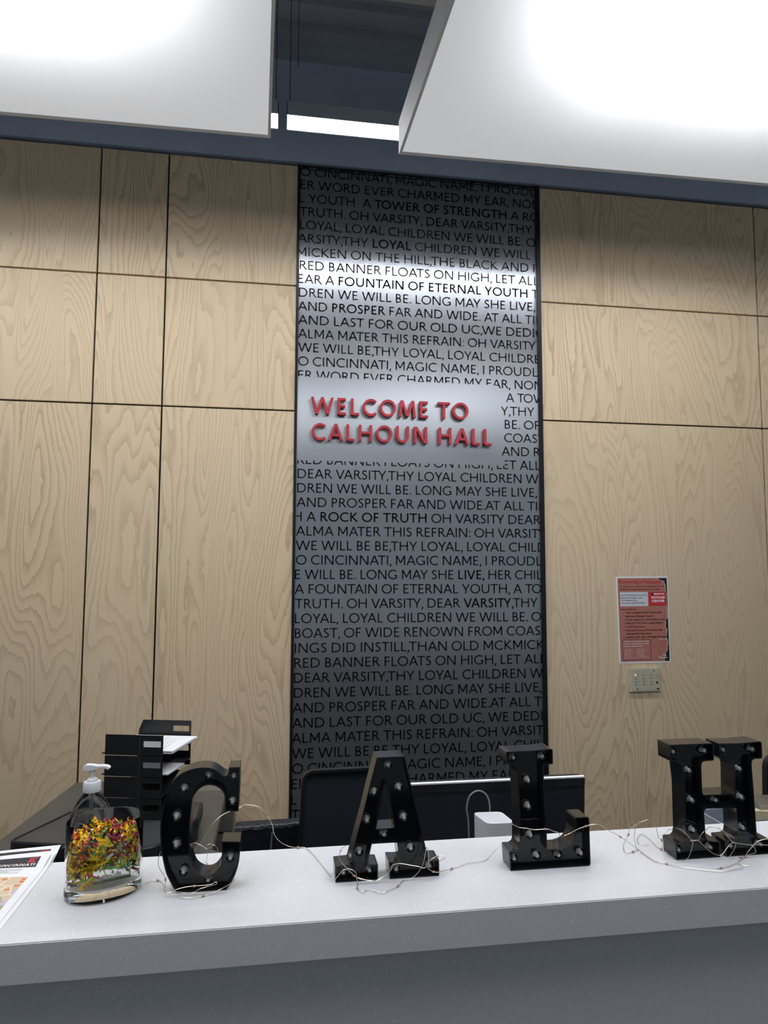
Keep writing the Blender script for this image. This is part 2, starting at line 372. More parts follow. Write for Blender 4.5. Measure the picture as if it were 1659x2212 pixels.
LET = {
  'C': {"o":[[-0.077,1.267],[-0.059,1.267],[-0.059,1.231],[-0.06,1.195],[-0.082,1.196],[-0.082,1.212],[-0.083,1.223],[-0.089,1.232],[-0.098,1.238],[-0.108,1.24],[-0.117,1.239],[-0.126,1.233],[-0.132,1.225],[-0.135,1.219],[-0.136,1.204],[-0.138,1.183],[-0.138,1.161],[-0.137,1.14],[-0.136,1.123],[-0.132,1.111],[-0.127,1.103],[-0.118,1.097],[-0.11,1.095],[-0.101,1.096],[-0.093,1.102],[-0.087,1.111],[-0.086,1.12],[-0.085,1.135],[-0.086,1.148],[-0.056,1.146],[-0.056,1.13],[-0.057,1.114],[-0.061,1.098],[-0.068,1.082],[-0.077,1.069],[-0.082,1.066],[-0.15,1.066],[-0.156,1.069],[-0.162,1.079],[-0.17,1.094],[-0.175,1.105],[-0.18,1.126],[-0.183,1.145],[-0.185,1.164],[-0.185,1.18],[-0.184,1.196],[-0.18,1.215],[-0.175,1.231],[-0.17,1.244],[-0.164,1.252],[-0.157,1.259],[-0.144,1.265],[-0.131,1.268],[-0.118,1.269],[-0.105,1.267],[-0.096,1.262],[-0.088,1.255],[-0.083,1.253],[-0.08,1.254],[-0.077,1.259]],"b":[[-0.11,1.254],[-0.069,1.251],[-0.07,1.209],[-0.15,1.234],[-0.161,1.189],[-0.16,1.144],[-0.147,1.101],[-0.107,1.086],[-0.072,1.119]]},
  'A': {"o":[[0.173,1.274],[0.222,1.274],[0.246,1.172],[0.257,1.128],[0.264,1.098],[0.283,1.097],[0.283,1.071],[0.196,1.07],[0.194,1.099],[0.213,1.098],[0.209,1.13],[0.165,1.13],[0.158,1.097],[0.176,1.096],[0.176,1.068],[0.103,1.068],[0.102,1.097],[0.126,1.098],[0.136,1.135],[0.149,1.181],[0.162,1.233]],"b":[[0.194,1.259],[0.213,1.22],[0.169,1.214],[0.157,1.168],[0.222,1.169],[0.187,1.143],[0.144,1.116],[0.234,1.117],[0.117,1.084],[0.162,1.085],[0.208,1.084],[0.267,1.086]],"h":[[0.187,1.227],[0.191,1.227],[0.204,1.155],[0.172,1.154]]},
  'L': {"o":[[0.405,1.275],[0.45,1.275],[0.491,1.277],[0.493,1.275],[0.493,1.251],[0.49,1.25],[0.48,1.25],[0.476,1.248],[0.475,1.244],[0.476,1.185],[0.479,1.133],[0.48,1.104],[0.507,1.103],[0.518,1.106],[0.526,1.112],[0.532,1.121],[0.534,1.134],[0.534,1.155],[0.558,1.155],[0.56,1.152],[0.56,1.127],[0.561,1.075],[0.559,1.073],[0.411,1.072],[0.409,1.104],[0.422,1.104],[0.427,1.107],[0.429,1.114],[0.429,1.155],[0.428,1.198],[0.425,1.24],[0.423,1.247],[0.419,1.251],[0.407,1.253]],"b":[[0.421,1.263],[0.475,1.263],[0.448,1.222],[0.448,1.177],[0.451,1.127],[0.42,1.089],[0.463,1.091],[0.503,1.09],[0.545,1.091]]},
  'H': {"o":[[0.72,1.276],[0.759,1.276],[0.807,1.276],[0.81,1.273],[0.809,1.246],[0.807,1.244],[0.791,1.244],[0.785,1.242],[0.783,1.237],[0.783,1.19],[0.785,1.183],[0.849,1.182],[0.85,1.228],[0.847,1.239],[0.842,1.243],[0.822,1.246],[0.82,1.275],[0.864,1.274],[0.906,1.276],[0.909,1.273],[0.909,1.246],[0.906,1.244],[0.892,1.244],[0.888,1.242],[0.886,1.236],[0.888,1.188],[0.891,1.107],[0.894,1.101],[0.901,1.098],[0.917,1.097],[0.919,1.093],[0.919,1.07],[0.826,1.07],[0.825,1.099],[0.843,1.099],[0.85,1.102],[0.852,1.111],[0.851,1.156],[0.789,1.158],[0.785,1.153],[0.787,1.11],[0.791,1.102],[0.801,1.1],[0.813,1.099],[0.816,1.096],[0.815,1.072],[0.812,1.07],[0.727,1.071],[0.725,1.1],[0.74,1.1],[0.745,1.105],[0.747,1.113],[0.747,1.201],[0.743,1.242],[0.74,1.245],[0.721,1.246]],"b":[[0.73,1.262],[0.793,1.262],[0.832,1.262],[0.892,1.261],[0.761,1.227],[0.864,1.226],[0.765,1.173],[0.813,1.171],[0.866,1.174],[0.766,1.119],[0.867,1.118],[0.735,1.086],[0.799,1.087],[0.84,1.087],[0.901,1.087]]}}
STR = {
  'C': [[[-0.14,1.26,1.109],[-0.128,1.265,1.121],[-0.118,1.27,1.135],[-0.107,1.275,1.151],[-0.095,1.28,1.161],[-0.082,1.285,1.166],[-0.064,1.29,1.17],[-0.053,1.295,1.174],[-0.028,1.3,1.167],[-0.015,1.305,1.152],[-0.007,1.31,1.137],[-0.003,1.315,1.125],[-0.002,1.32,1.116],[0.003,1.325,1.103],[0.013,1.33,1.091],[0.024,1.335,1.083],[0.033,1.335,1.08],[0.045,1.352,1.072],[0.058,1.349,1.072],[0.067,1.328,1.072],[0.074,1.307,1.072],[0.079,1.289,1.072],[0.088,1.255,1.072],[0.097,1.221,1.072]],[[-0.212,1.239,1.072],[-0.209,1.248,1.072],[-0.202,1.249,1.072],[-0.194,1.248,1.072],[-0.187,1.242,1.072],[-0.173,1.19,1.086],[-0.162,1.19,1.08],[-0.157,1.19,1.077],[-0.142,1.19,1.075],[-0.129,1.19,1.074],[-0.119,1.19,1.079],[-0.11,1.19,1.081],[-0.105,1.19,1.083]],[[-0.17,1.186,1.078],[-0.161,1.186,1.079],[-0.156,1.186,1.082],[-0.142,1.186,1.085],[-0.127,1.186,1.086],[-0.11,1.186,1.086],[-0.1,1.186,1.087],[-0.093,1.186,1.09],[-0.091,1.186,1.088],[-0.094,1.186,1.086],[-0.105,1.186,1.084]],[[-0.153,1.185,1.072],[-0.138,1.177,1.072],[-0.123,1.177,1.072],[-0.112,1.181,1.072],[-0.102,1.185,1.072],[-0.087,1.19,1.076],[-0.076,1.19,1.081],[-0.067,1.19,1.086],[-0.062,1.19,1.092]],[[-0.182,1.19,1.141],[-0.185,1.19,1.129],[-0.184,1.19,1.117],[-0.177,1.19,1.106],[-0.173,1.19,1.097],[-0.173,1.19,1.089],[-0.175,1.19,1.082],[-0.17,1.19,1.076]],[[-0.144,1.26,1.127],[-0.134,1.26,1.125],[-0.124,1.26,1.12],[-0.116,1.26,1.114],[-0.113,1.26,1.113],[-0.109,1.26,1.116],[-0.107,1.26,1.117]],[[-0.113,1.262,1.112],[-0.116,1.262,1.115],[-0.116,1.262,1.119],[-0.111,1.262,1.121],[-0.103,1.262,1.119],[-0.097,1.262,1.112],[-0.097,1.262,1.108]],[[-0.113,1.262,1.112],[-0.114,1.262,1.111],[-0.115,1.262,1.1],[-0.121,1.314,1.072],[-0.116,1.299,1.072],[-0.114,1.293,1.072]]],
  'A': [[[0.13,1.27,1.103],[0.122,1.27,1.099],[0.118,1.27,1.094],[0.109,1.19,1.119],[0.11,1.19,1.11],[0.115,1.19,1.104],[0.122,1.19,1.097],[0.132,1.19,1.093],[0.137,1.19,1.088],[0.138,1.19,1.08],[0.14,1.19,1.0715],[0.137,1.171,1.072],[0.141,1.159,1.072],[0.145,1.155,1.072],[0.151,1.162,1.072],[0.158,1.163,1.072],[0.175,1.149,1.072],[0.189,1.157,1.072],[0.205,1.169,1.072],[0.219,1.19,1.0715],[0.231,1.19,1.073],[0.242,1.19,1.081],[0.249,1.19,1.09],[0.254,1.19,1.101],[0.257,1.19,1.118],[0.259,1.19,1.123],[0.262,1.19,1.116],[0.262,1.19,1.1]],[[0.1,1.19,1.078],[0.108,1.19,1.087],[0.115,1.19,1.094],[0.121,1.19,1.095],[0.127,1.19,1.091],[0.134,1.19,1.084],[0.144,1.19,1.078],[0.159,1.19,1.075],[0.17,1.19,1.074],[0.179,1.19,1.077],[0.188,1.19,1.082],[0.195,1.19,1.092],[0.201,1.19,1.098],[0.213,1.19,1.099],[0.231,1.19,1.095],[0.245,1.19,1.092],[0.254,1.19,1.089],[0.259,1.19,1.093],[0.263,1.19,1.1],[0.269,1.19,1.104],[0.277,1.19,1.107],[0.287,1.19,1.107],[0.291,1.19,1.104],[0.286,1.19,1.101],[0.281,1.19,1.099]],[[0.139,1.187,1.082],[0.151,1.187,1.078],[0.169,1.187,1.074],[0.186,1.187,1.082],[0.196,1.187,1.091],[0.199,1.187,1.099]],[[0.259,1.19,1.094],[0.261,1.19,1.088],[0.271,1.19,1.082],[0.281,1.19,1.081],[0.31,1.22,1.072],[0.33,1.23,1.072],[0.348,1.24,1.072],[0.374,1.243,1.072],[0.389,1.255,1.072],[0.397,1.25,1.084],[0.409,1.25,1.094],[0.421,1.25,1.099],[0.432,1.25,1.106],[0.432,1.25,1.112]]],
  'L': [[[0.411,1.19,1.154],[0.419,1.19,1.15],[0.426,1.19,1.147],[0.439,1.19,1.145],[0.453,1.19,1.142],[0.472,1.19,1.142],[0.48,1.19,1.141],[0.489,1.19,1.137],[0.496,1.19,1.135],[0.499,1.19,1.13],[0.495,1.19,1.126],[0.509,1.25,1.1],[0.499,1.25,1.097]],[[0.51,1.25,1.095],[0.518,1.25,1.1],[0.505,1.19,1.128],[0.517,1.19,1.132],[0.534,1.19,1.139],[0.549,1.19,1.143],[0.558,1.19,1.145],[0.57,1.19,1.145],[0.584,1.2,1.138],[0.592,1.2,1.132],[0.605,1.2,1.125],[0.619,1.2,1.117],[0.628,1.2,1.111],[0.679,1.25,1.072],[0.678,1.233,1.072],[0.68,1.215,1.072],[0.68,1.201,1.072],[0.69,1.19,1.072],[0.698,1.184,1.072],[0.707,1.175,1.072],[0.718,1.166,1.072],[0.736,1.158,1.072],[0.748,1.152,1.072],[0.765,1.145,1.072],[0.784,1.141,1.072],[0.804,1.145,1.072],[0.823,1.148,1.072]],[[0.689,1.191,1.072],[0.682,1.206,1.072],[0.681,1.253,1.072],[0.674,1.25,1.083],[0.673,1.25,1.098],[0.675,1.25,1.114],[0.673,1.25,1.121],[0.669,1.25,1.124],[0.665,1.25,1.119],[0.663,1.25,1.11],[0.661,1.25,1.1],[0.655,1.25,1.091],[0.661,1.271,1.072],[0.65,1.247,1.072],[0.651,1.238,1.072],[0.665,1.242,1.072],[0.678,1.249,1.072]],[[0.668,1.26,1.106],[0.676,1.26,1.11],[0.69,1.26,1.117],[0.704,1.26,1.121],[0.712,1.26,1.12],[0.72,1.26,1.115],[0.723,1.26,1.109],[0.725,1.26,1.098],[0.728,1.26,1.087],[0.734,1.26,1.082],[0.736,1.26,1.072],[0.724,1.245,1.072],[0.722,1.254,1.072],[0.726,1.281,1.072],[0.728,1.309,1.072],[0.723,1.318,1.072],[0.708,1.303,1.072],[0.699,1.287,1.072],[0.696,1.272,1.072],[0.716,1.271,1.072]]],
  'H': [[[0.728,1.25,1.086],[0.733,1.25,1.095],[0.741,1.25,1.103],[0.753,1.25,1.106],[0.728,1.19,1.129],[0.738,1.19,1.123],[0.747,1.19,1.114],[0.753,1.19,1.107],[0.765,1.19,1.107],[0.771,1.19,1.101],[0.783,1.19,1.09],[0.796,1.19,1.081],[0.808,1.19,1.078],[0.814,1.19,1.081],[0.824,1.19,1.092],[0.834,1.19,1.099],[0.841,1.19,1.098],[0.855,1.19,1.095],[0.868,1.19,1.093],[0.876,1.19,1.089],[0.88,1.19,1.082],[0.877,1.19,1.078],[0.861,1.19,1.075],[0.849,1.19,1.0715],[0.845,1.19,1.0715]],[[0.766,1.19,1.107],[0.771,1.19,1.116],[0.779,1.19,1.123],[0.829,1.25,1.105],[0.845,1.25,1.103],[0.854,1.25,1.097],[0.82,1.19,1.115],[0.828,1.19,1.106],[0.835,1.19,1.099]],[[0.755,1.19,1.106],[0.752,1.19,1.094],[0.746,1.19,1.08],[0.739,1.19,1.074],[0.728,1.19,1.073],[0.717,1.19,1.076],[0.706,1.19,1.084],[0.73,1.24,1.0715]],[[0.825,1.168,1.072],[0.845,1.182,1.072],[0.859,1.19,1.073],[0.863,1.19,1.08],[0.873,1.19,1.089],[0.882,1.19,1.097],[0.891,1.19,1.1],[0.905,1.19,1.102],[0.924,1.19,1.103]],[[0.838,1.187,1.099],[0.837,1.187,1.094],[0.833,1.187,1.086],[0.823,1.187,1.075]],[[0.871,1.19,1.093],[0.891,1.19,1.092],[0.909,1.19,1.09]],[[0.773,1.153,1.072],[0.784,1.154,1.072],[0.801,1.158,1.072],[0.825,1.168,1.072],[0.828,1.16,1.072],[0.837,1.155,1.072]]]}
BEADS = {"C":[[0,9],[0,17],[1,3],[2,4],[3,3],[4,4],[5,4]],"A":[[0,2],[0,11],[0,18],[1,5],[1,20],[3,2],[3,4]],"L":[[0,0],[0,5],[1,5],[1,11],[1,18],[2,10],[2,15],[3,2],[3,9],[3,11]],"H":[[0,7],[0,15],[0,23],[3,2],[6,1]]}

# ---------------------------------------------------------------- stroke lettering (humanist capitals, cap height 1)
def glyph(ch, w, style=0):
    """-> (advance, list of convex/quad polygons) in cap-height units"""
    P = []; h = w * 0.92
    def rect(x0, x1, y0, y1): P.append([(x0, y0), (x1, y0), (x1, y1), (x0, y1)])
    def vs(x, y0=0.0, y1=1.0): rect(x - w / 2, x + w / 2, y0, y1)
    def hs(x0, x1, y): rect(x0, x1, y - h / 2, y + h / 2)
    def dg(xa, ya, xb, yb):
        hw = w * sqrt((xb - xa) ** 2 + (yb - ya) ** 2) / abs(yb - ya) / 2
        P.append([(xa - hw, ya), (xa + hw, ya), (xb + hw, yb), (xb - hw, yb)])
    def arc(cx, cy, rx, ry, a0, a1, n=18):
        for i in range(n):
            a, b = radians(a0 + (a1 - a0) * i / n), radians(a0 + (a1 - a0) * (i + 1) / n)
            P.append([(cx + rx * cos(a), cy + ry * sin(a)), (cx + rx * cos(b), cy + ry * sin(b)), (cx + (rx - w) * cos(b), cy + (ry - h) * sin(b)), (cx + (rx - w) * cos(a), cy + (ry - h) * sin(a))])
    def bowl(x0, xr, yb, yt):
        ry = (yt - yb) / 2; rx = min(ry, (xr - x0) * 0.8); cx = xr - rx
        rect(x0, cx, yt - h, yt); rect(x0, cx, yb, yb + h); arc(cx, (yt + yb) / 2, rx, ry, -90, 90, 12)
    s = 0.12 + w / 2
    if ch == 'A': dg(.06 + w * .3, 0, .50, 1); dg(.94 - w * .3, 0, .50, 1); hs(.25, .75, .33); return .98, P
    if ch == 'B': vs(s); bowl(.12, .64, .50 - h / 2, 1); bowl(.12, .70, 0, .50 + h / 2); return .80, P
    if ch == 'C': arc(.60, .5, .54, .515, 48, 312, 26); return 1.0, P
    if ch == 'D': vs(s); bowl(.12, 1.0, 0, 1); return 1.09, P
    if ch == 'E': vs(s); hs(.12, .64, 1 - h / 2); hs(.12, .60, .52); hs(.12, .66, h / 2); return .75, P
    if ch == 'F': vs(s); hs(.12, .62, 1 - h / 2); hs(.12, .58, .50); return .71, P
    if ch == 'G': arc(.60, .5, .54, .515, 48, 318, 26); rect(1.0 - w, 1.0, .08, .46); hs(.72, 1.0, .46 - h / 2); return 1.10, P
    if ch == 'H': vs(s); vs(.97 - w / 2 - .0); hs(.15, .95, .53); return 1.09, P
    if ch == 'I': vs(s); return .24 + w, P
    if ch == 'K': vs(s); dg(.14 + w, .50, .78 - w * .2, 1); dg(.88 - w * .3, 0, .17 + w, .52); return .92, P
    if ch == 'L': vs(s); hs(.12, .64, h / 2); return .70, P
    if ch == 'M':
        if style: dg(.05 + w * .4, 0, .22, 1); dg(1.13 - w * .4, 0, .96, 1); dg(.58, .05, .24, 1); dg(.60, .05, .94, 1); return 1.18, P
        vs(s); vs(1.08 - w / 2); dg(.60, .22, .14 + w * .45, 1); dg(.60, .22, 1.06 - w * .45, 1); return 1.20, P
    if ch == 'N': vs(s, 0, 1); vs(1.0 - w / 2); dg(1.0 - w * .72, 0, .12 + w * .72, 1); return 1.12, P
    if ch == 'O': arc(.58, .5, .53, .515, 0, 360, 34); return 1.16, P
    if ch == 'P': vs(s); bowl(.12, .68, .42, 1); return .77, P
    if ch == 'R': vs(s); bowl(.12, .68, .46, 1); dg(.84 - w * .3, 0, .42, .50); return .87, P
    if ch == 'S':
        c = [(.55, .86), (.47, .92), (.37, .945), (.25, .92), (.17, .85), (.155, .75), (.20, .65), (.31, .56), (.43, .48), (.53, .39), (.56, .28), (.52, .16), (.43, .085), (.32, .055), (.20, .08), (.11, .14)]
        L, R = [], []
        for i, p in enumerate(c):
            a = Vector(c[max(i - 1, 0)]); b = Vector(c[min(i + 1, len(c) - 1)]); t = (b - a).normalized(); nrm = Vector((-t.y, t.x)) * w / 2
            L.append(Vector(p) + nrm); R.append(Vector(p) - nrm)
        for i in range(len(c) - 1): P.append([tuple(L[i]), tuple(L[i + 1]), tuple(R[i + 1]), tuple(R[i])])
        return .69, P
    if ch == 'T': vs(.42); hs(.02, .82, 1 - h / 2); return .84, P
    if ch == 'U': vs(s, .38, 1); vs(.96 - w / 2, .38, 1); arc(.54, .40, .42, .415, 180, 360, 18); return 1.07, P
    if ch == 'V': dg(.48, 0, .03 + w * .5, 1); dg(.48, 0, .93 - w * .5, 1); return .96, P
    if ch == 'W':
        dg(.40, 0, .03 + w * .5, 1); dg(.40, 0, .74, 1); dg(1.08, 0, .74, 1); dg(1.08, 0, 1.45 - w * .5, 1); return 1.48, P
    if ch == 'Y': dg(.44, .42, .04 + w * .5, 1); dg(.44, .42, .84 - w * .5, 1); vs(.44, 0, .46); return .88, P
    if ch == ',': dg(.10, -.17, .17, .12); return .25, P
    if ch == '.': rect(.10, .10 + w * 1.1, 0, w * 1.1); return .28, P
    if ch == ':': rect(.10, .10 + w * 1.1, 0, w * 1.1); rect(.10, .10 + w * 1.1, .55, .55 + w * 1.1); return .28, P
    return .34, P
def clip(poly, axis, lim, keep_less):
    out = []; n = len(poly)
    for i in range(n):
        a, b = poly[i], poly[(i + 1) % n]
        ia = (a[axis] <= lim) == keep_less or a[axis] == lim; ib = (b[axis] <= lim) == keep_less or b[axis] == lim
        if ia: out.append(a)
        if ia != ib:
            t = (lim - a[axis]) / (b[axis] - a[axis]); out.append((a[0] + (b[0] - a[0]) * t, a[1] + (b[1] - a[1]) * t))
    return out if len(out) >= 3 else None
def kern(a, b):
    if a + b in ('AV', 'VA', 'AT', 'TA', 'AY', 'YA', 'LY', 'LT', 'AW', 'WA', 'LV', 'TO', 'TY'): return -0.12
    if a == ',' and b in 'TVW': return -0.08
    if a == '.' and b in 'AT': return -0.05
    return 0.0

# ================================================================ THE ROOM
WALL = 3.22; PT = 0.018           # plane of the plywood faces, panel thickness
J1, J2, PL, PR, J3 = -0.8503, -0.5445, 0.0630, 1.2970, 2.5182
ZT, S1, S2 = 3.568, 2.956, 2.344
g = 0.004
wall = MB(); wall.box(-2.8, 4.4, WALL + PT + 0.012, WALL + 0.15, 0, ZT)
wall_back = tag(wall.build('wall_back', M['reveal']), kind='structure')
cols = [(-2.07, J1), (J1, J2), (J2, PL), (PR, J3), (J3, 3.74)]
for x0, x1 in cols:
    for z0, z1 in ((ZT - g, S1), (S1, S2), (S2, 0.10)):
        b = MB(); zt, zb = (z0 - g, z1 + g)
        xa, xb = x0 + g, x1 - (g if x1 not in (PL,) else 0.0)
        if x0 == PR: xa = x0
        b.box(xa, xb, WALL, WALL + PT, zb, zt)
        b.build('wood_panel', M['wood'], wall_back, bevel=0.0008, seg=1, origin=((xa + xb) / 2, WALL, (zb + zt) / 2))
up = MB(); up.box(-2.8, 4.4, WALL - 0.004, WALL + 0.15, ZT + 0.012, 4.13)
tag(up.build('wall_upper', M['slate']), kind='structure')
fl = MB(); fl.box(-2.8, 4.4, -2.6, WALL + 0.15, -0.05, 0)
tag(fl.build('floor', M['floor']), kind='structure')
bs = MB(); bs.box(-2.8, 4.4, WALL - 0.008, WALL + PT + 0.012, 0, 0.095)
tag(bs.build('baseboard_back', M['frame']), kind='structure')
ce = MB()                                         # fluted steel roof deck, painted dark
y = WALL + 0.15
while y > -2.6:
    for ya, yb, za, zb in ((y, y - .06, 4.10, 4.10), (y - .06, y - .075, 4.10, 4.128), (y - .075, y - .135, 4.128, 4.128), (y - .135, y - .15, 4.128, 4.10)):
        ce.add([(-2.8, ya, za), (4.4, ya, za), (4.4, yb, zb), (-2.8, yb, zb)], [(0, 1, 2, 3)])
    y -= .15
ce.box(-2.8, 4.4, y, WALL + 0.15, 4.135, 4.20)
tag(ce.build('ceiling', M['deck'], recalc=False), kind='structure')
d = MB(); d.box(-2.7, 4.3, 2.22, 2.46, 3.80, 3.99)
t = thing('air_duct', 'long dark grey air duct high under the ceiling, seen between the light panels', 'duct', (0.8, 2.34, 3.80))
d.build('duct_body', M['duct'], t, bevel=0.006)
for x in (-0.9, 0.62, 2.1):
    s = MB(); s.box(x, x + 0.03, 2.21, 2.47, 3.79, 4.13); s.build('strap', M['deck'], t)
# ---------------------------------------------------------------- luminous clouds
def cloud(corners, label):
    # corners: far-left, far-right, near-right, near-left at z 2.95 ; box 0.113 high
    x = sum(c[0] for c in corners) / 4; y = sum(c[1] for c in corners) / 4
    t = thing('light_panel', label, 'ceiling light', (x, y, 2.95))
    fr = MB(); n = 4; rim = 0.006
    z0, z1 = 2.95, 3.063
    inn = [(cx + (x - cx) * 0.012, cy + (y - cy) * 0.012) for cx, cy in corners]
    O0 = [(a, b, z0) for a, b in corners]; O1 = [(a, b, z1) for a, b in corners]
    I0 = [(a, b, z0) for a, b in inn]; I1 = [(a, b, z0 + 0.02) for a, b in inn]
    fr.add(O0 + O1 + I0 + I1, [(i, (i + 1) % 4, 4 + (i + 1) % 4, 4 + i) for i in range(4)] + [(i, (i + 1) % 4, 8 + (i + 1) % 4, 8 + i) for i in range(4)]
           + [(8 + i, 8 + (i + 1) % 4, 12 + (i + 1) % 4, 12 + i) for i in range(4)] + [(4, 5, 6, 7)])
    fr.build('panel_frame', M['cloud_side'], t, smooth=False)
    hx = max(abs(c[0] - x) for c in corners); hy = max(abs(c[1] - y) for c in corners)
    def em(a):
        # lamps sit inside the box away from its edges: the fabric is bright over them and softer towards the rim
        tc = a.n('ShaderNodeTexCoord'); sx = a.n('ShaderNodeSeparateXYZ'); a.l(tc.outputs['Object'], sx.inputs[0])
        def edge(o, h, soft):
            dd = a.math('SUBTRACT', h, a.math('ABSOLUTE', o))
            mr = a.n('ShaderNodeMapRange'); mr.interpolation_type = 'SMOOTHERSTEP'
            mr.inputs['From Min'].default_value = -0.10; mr.inputs['From Max'].default_value = soft
            a.l(dd, mr.inputs[0]); return mr.outputs[0]
        e = a.math('MULTIPLY', edge(sx.outputs[0], hx, 0.72), edge(sx.outputs[1], hy, 1.05))
        e = a.math('POWER', e, 1.5)
        nn = a.noise(a.obj((2.4, 1.3, 1)), 1.0, 1, 0.5)
        e = a.math('MULTIPLY', e, a.math('MULTIPLY_ADD', nn, 0.7, 0.65))
        return a.math('MULTIPLY', a.math('MULTIPLY_ADD', e, 0.92, 0.068), CLOUD_L)
    df = MB(); df.poly([(a, b, z0 + 0.0015) for a, b in inn])
    df.build('diffuser', lamp_mat('glowing_fabric', em), t, origin=(x, y, z0 + 0.0015), smooth=False)
    for sx_ in (-0.4, 0.4):
        for sy_ in (-0.4, 0.4):
            c = MB(); c.tube([(x + sx_ * 2 * hx * .8, y + sy_ * 2 * hy * .8, 3.06), (x + sx_ * 2 * hx * .8, y + sy_ * 2 * hy * .8, 4.12)], 0.0015, 5)
            c.build('suspension_cable', M['frame'], t)
cloud([(-1.55, 2.105), (-0.046, 2.081), (0.035, -0.40), (-1.47, -0.376)], 'large square glowing ceiling light panel on the left, its edge face not seen')
cloud([(0.367, 2.099), (1.90, 2.075), (1.98, -0.41), (0.440, -0.386)], 'large glowing ceiling light panel on the right with a pale grey side face')
# ---------------------------------------------------------------- linear wall-wash lights
def strip(x0, x1, label):
    ya, yb, z = 2.518, 2.618, 3.342
    ym = (ya + yb) / 2
    t = thing('linear_light', label, 'ceiling light', ((x0 + x1) / 2, ym, z), 'linear lights in front of the wall')
    h = MB(); h.box(x0, x1, ya, ya + .004, z - .004, z + .045); h.box(x0, x1, yb - .004, yb, z - .004, z + .045); h.box(x0, x1, ya, yb, z + .045, z + .050)
    h.box(x0, x0 + .003, ya, yb, z - .004, z + .045); h.box(x1 - .003, x1, ya, yb, z - .004, z + .045)
    h.build('housing', M['deck'], t, smooth=False)
    d = MB(); d.box(x0 + .003, x1 - .003, ya + .004, ya + .006, z - .003, z + .026); d.box(x0 + .003, x1 - .003, yb - .006, yb - .004, z - .003, z + .026)
    d.build('reflector', M['white_plastic'], t, smooth=False)
    d = MB(); d.box(x0 + .004, x1 - .004, ya + .006, yb - .006, z + .026, z + .030)
    d.build('diffuser', lamp_mat('strip_diffuser', lambda a: float(STRIP_L)), t, smooth=False)
    for x in (x0 + .012, x1 - .012):
        c = MB(); c.tube([(x, ym, z + .05), (x, ym, 4.12)], 0.0015, 6); c.build('suspension_rod', M['frame'], t)
strip(-2.35, -0.027, 'linear ceiling light behind the left light panel, only its end showing')
strip(0.003, 2.60, 'bright linear ceiling light seen in the gap between the two light panels')
c = MB(); c.tube([(0.044, 2.48, 3.50), (0.044, 2.48, 4.12)], 0.0012, 6)
tag(c.build('suspension_cable', M['frame']), 'thin black cable hanging from the ceiling, right of the left light panel', 'cable')

# ================================================================ TEXT PANEL
tp = thing('text_panel', 'tall brushed metal wall panel printed with rows of grey and black capital lettering', 'sign', ((PL + PR) / 2, WALL, 1.8))
X0, X1 = PL + 0.011, PR - 0.022
b = MB(); b.box(X0, X1, WALL + 0.001, WALL + 0.012, 0.10, ZT - 0.008)
b.build('metal_sheet', M['metal'], tp, smooth=False, origin=((X0 + X1) / 2, WALL, 1.8))
b = MB(); b.box(PL + .001, X0 + .001, WALL - .010, WALL + .02, .10, ZT - .004); b.build('frame_edge', M['frame'], tp, bevel=.0015)
b = MB(); b.box(X1, PR - .001, WALL - .014, WALL + .02, .10, ZT - .004); b.build('frame_edge', M['frame'], tp, bevel=.0015)
b = MB(); b.box(X0, X1, WALL - .003, WALL + .02, ZT - .010, ZT - .003); b.build('frame_edge', M['frame'], tp, bevel=.0015)
b = MB(); b.box(X0, X1, WALL - .002, WALL + .004, ZT - .022, ZT - .018); b.build('frame_edge', M['frame'], tp)
CAP = 0.0438; SW = 0.118
CLX = 1.085; CLT = 2.512; CLB = 2.108          # the clear field behind the raised lettering
def lay(txt, x0, scale, bold=()):
    x = x0; out = []
    for i, ch in enumerate(txt):
        if i: x += kern(txt[i - 1], ch) * scale
        adv, P = glyph(ch, SW); adv2, P = glyph(ch, SW * 1.22) if i in bold else (adv, P); out.append((ch, x, P)); x += adv * scale
    return out, x
def extent(txt):
    x = 0; lo = hi = None
    for i, ch in enumerate(txt):
        if i: x += kern(txt[i - 1], ch)
        adv, P = glyph(ch, SW)
        for p in P:
            for q in p:
                if lo is None or x + q[0] < lo: lo = x + q[0]
                if hi is None or x + q[0] > hi: hi = x + q[0]
        x += adv
    return lo, hi
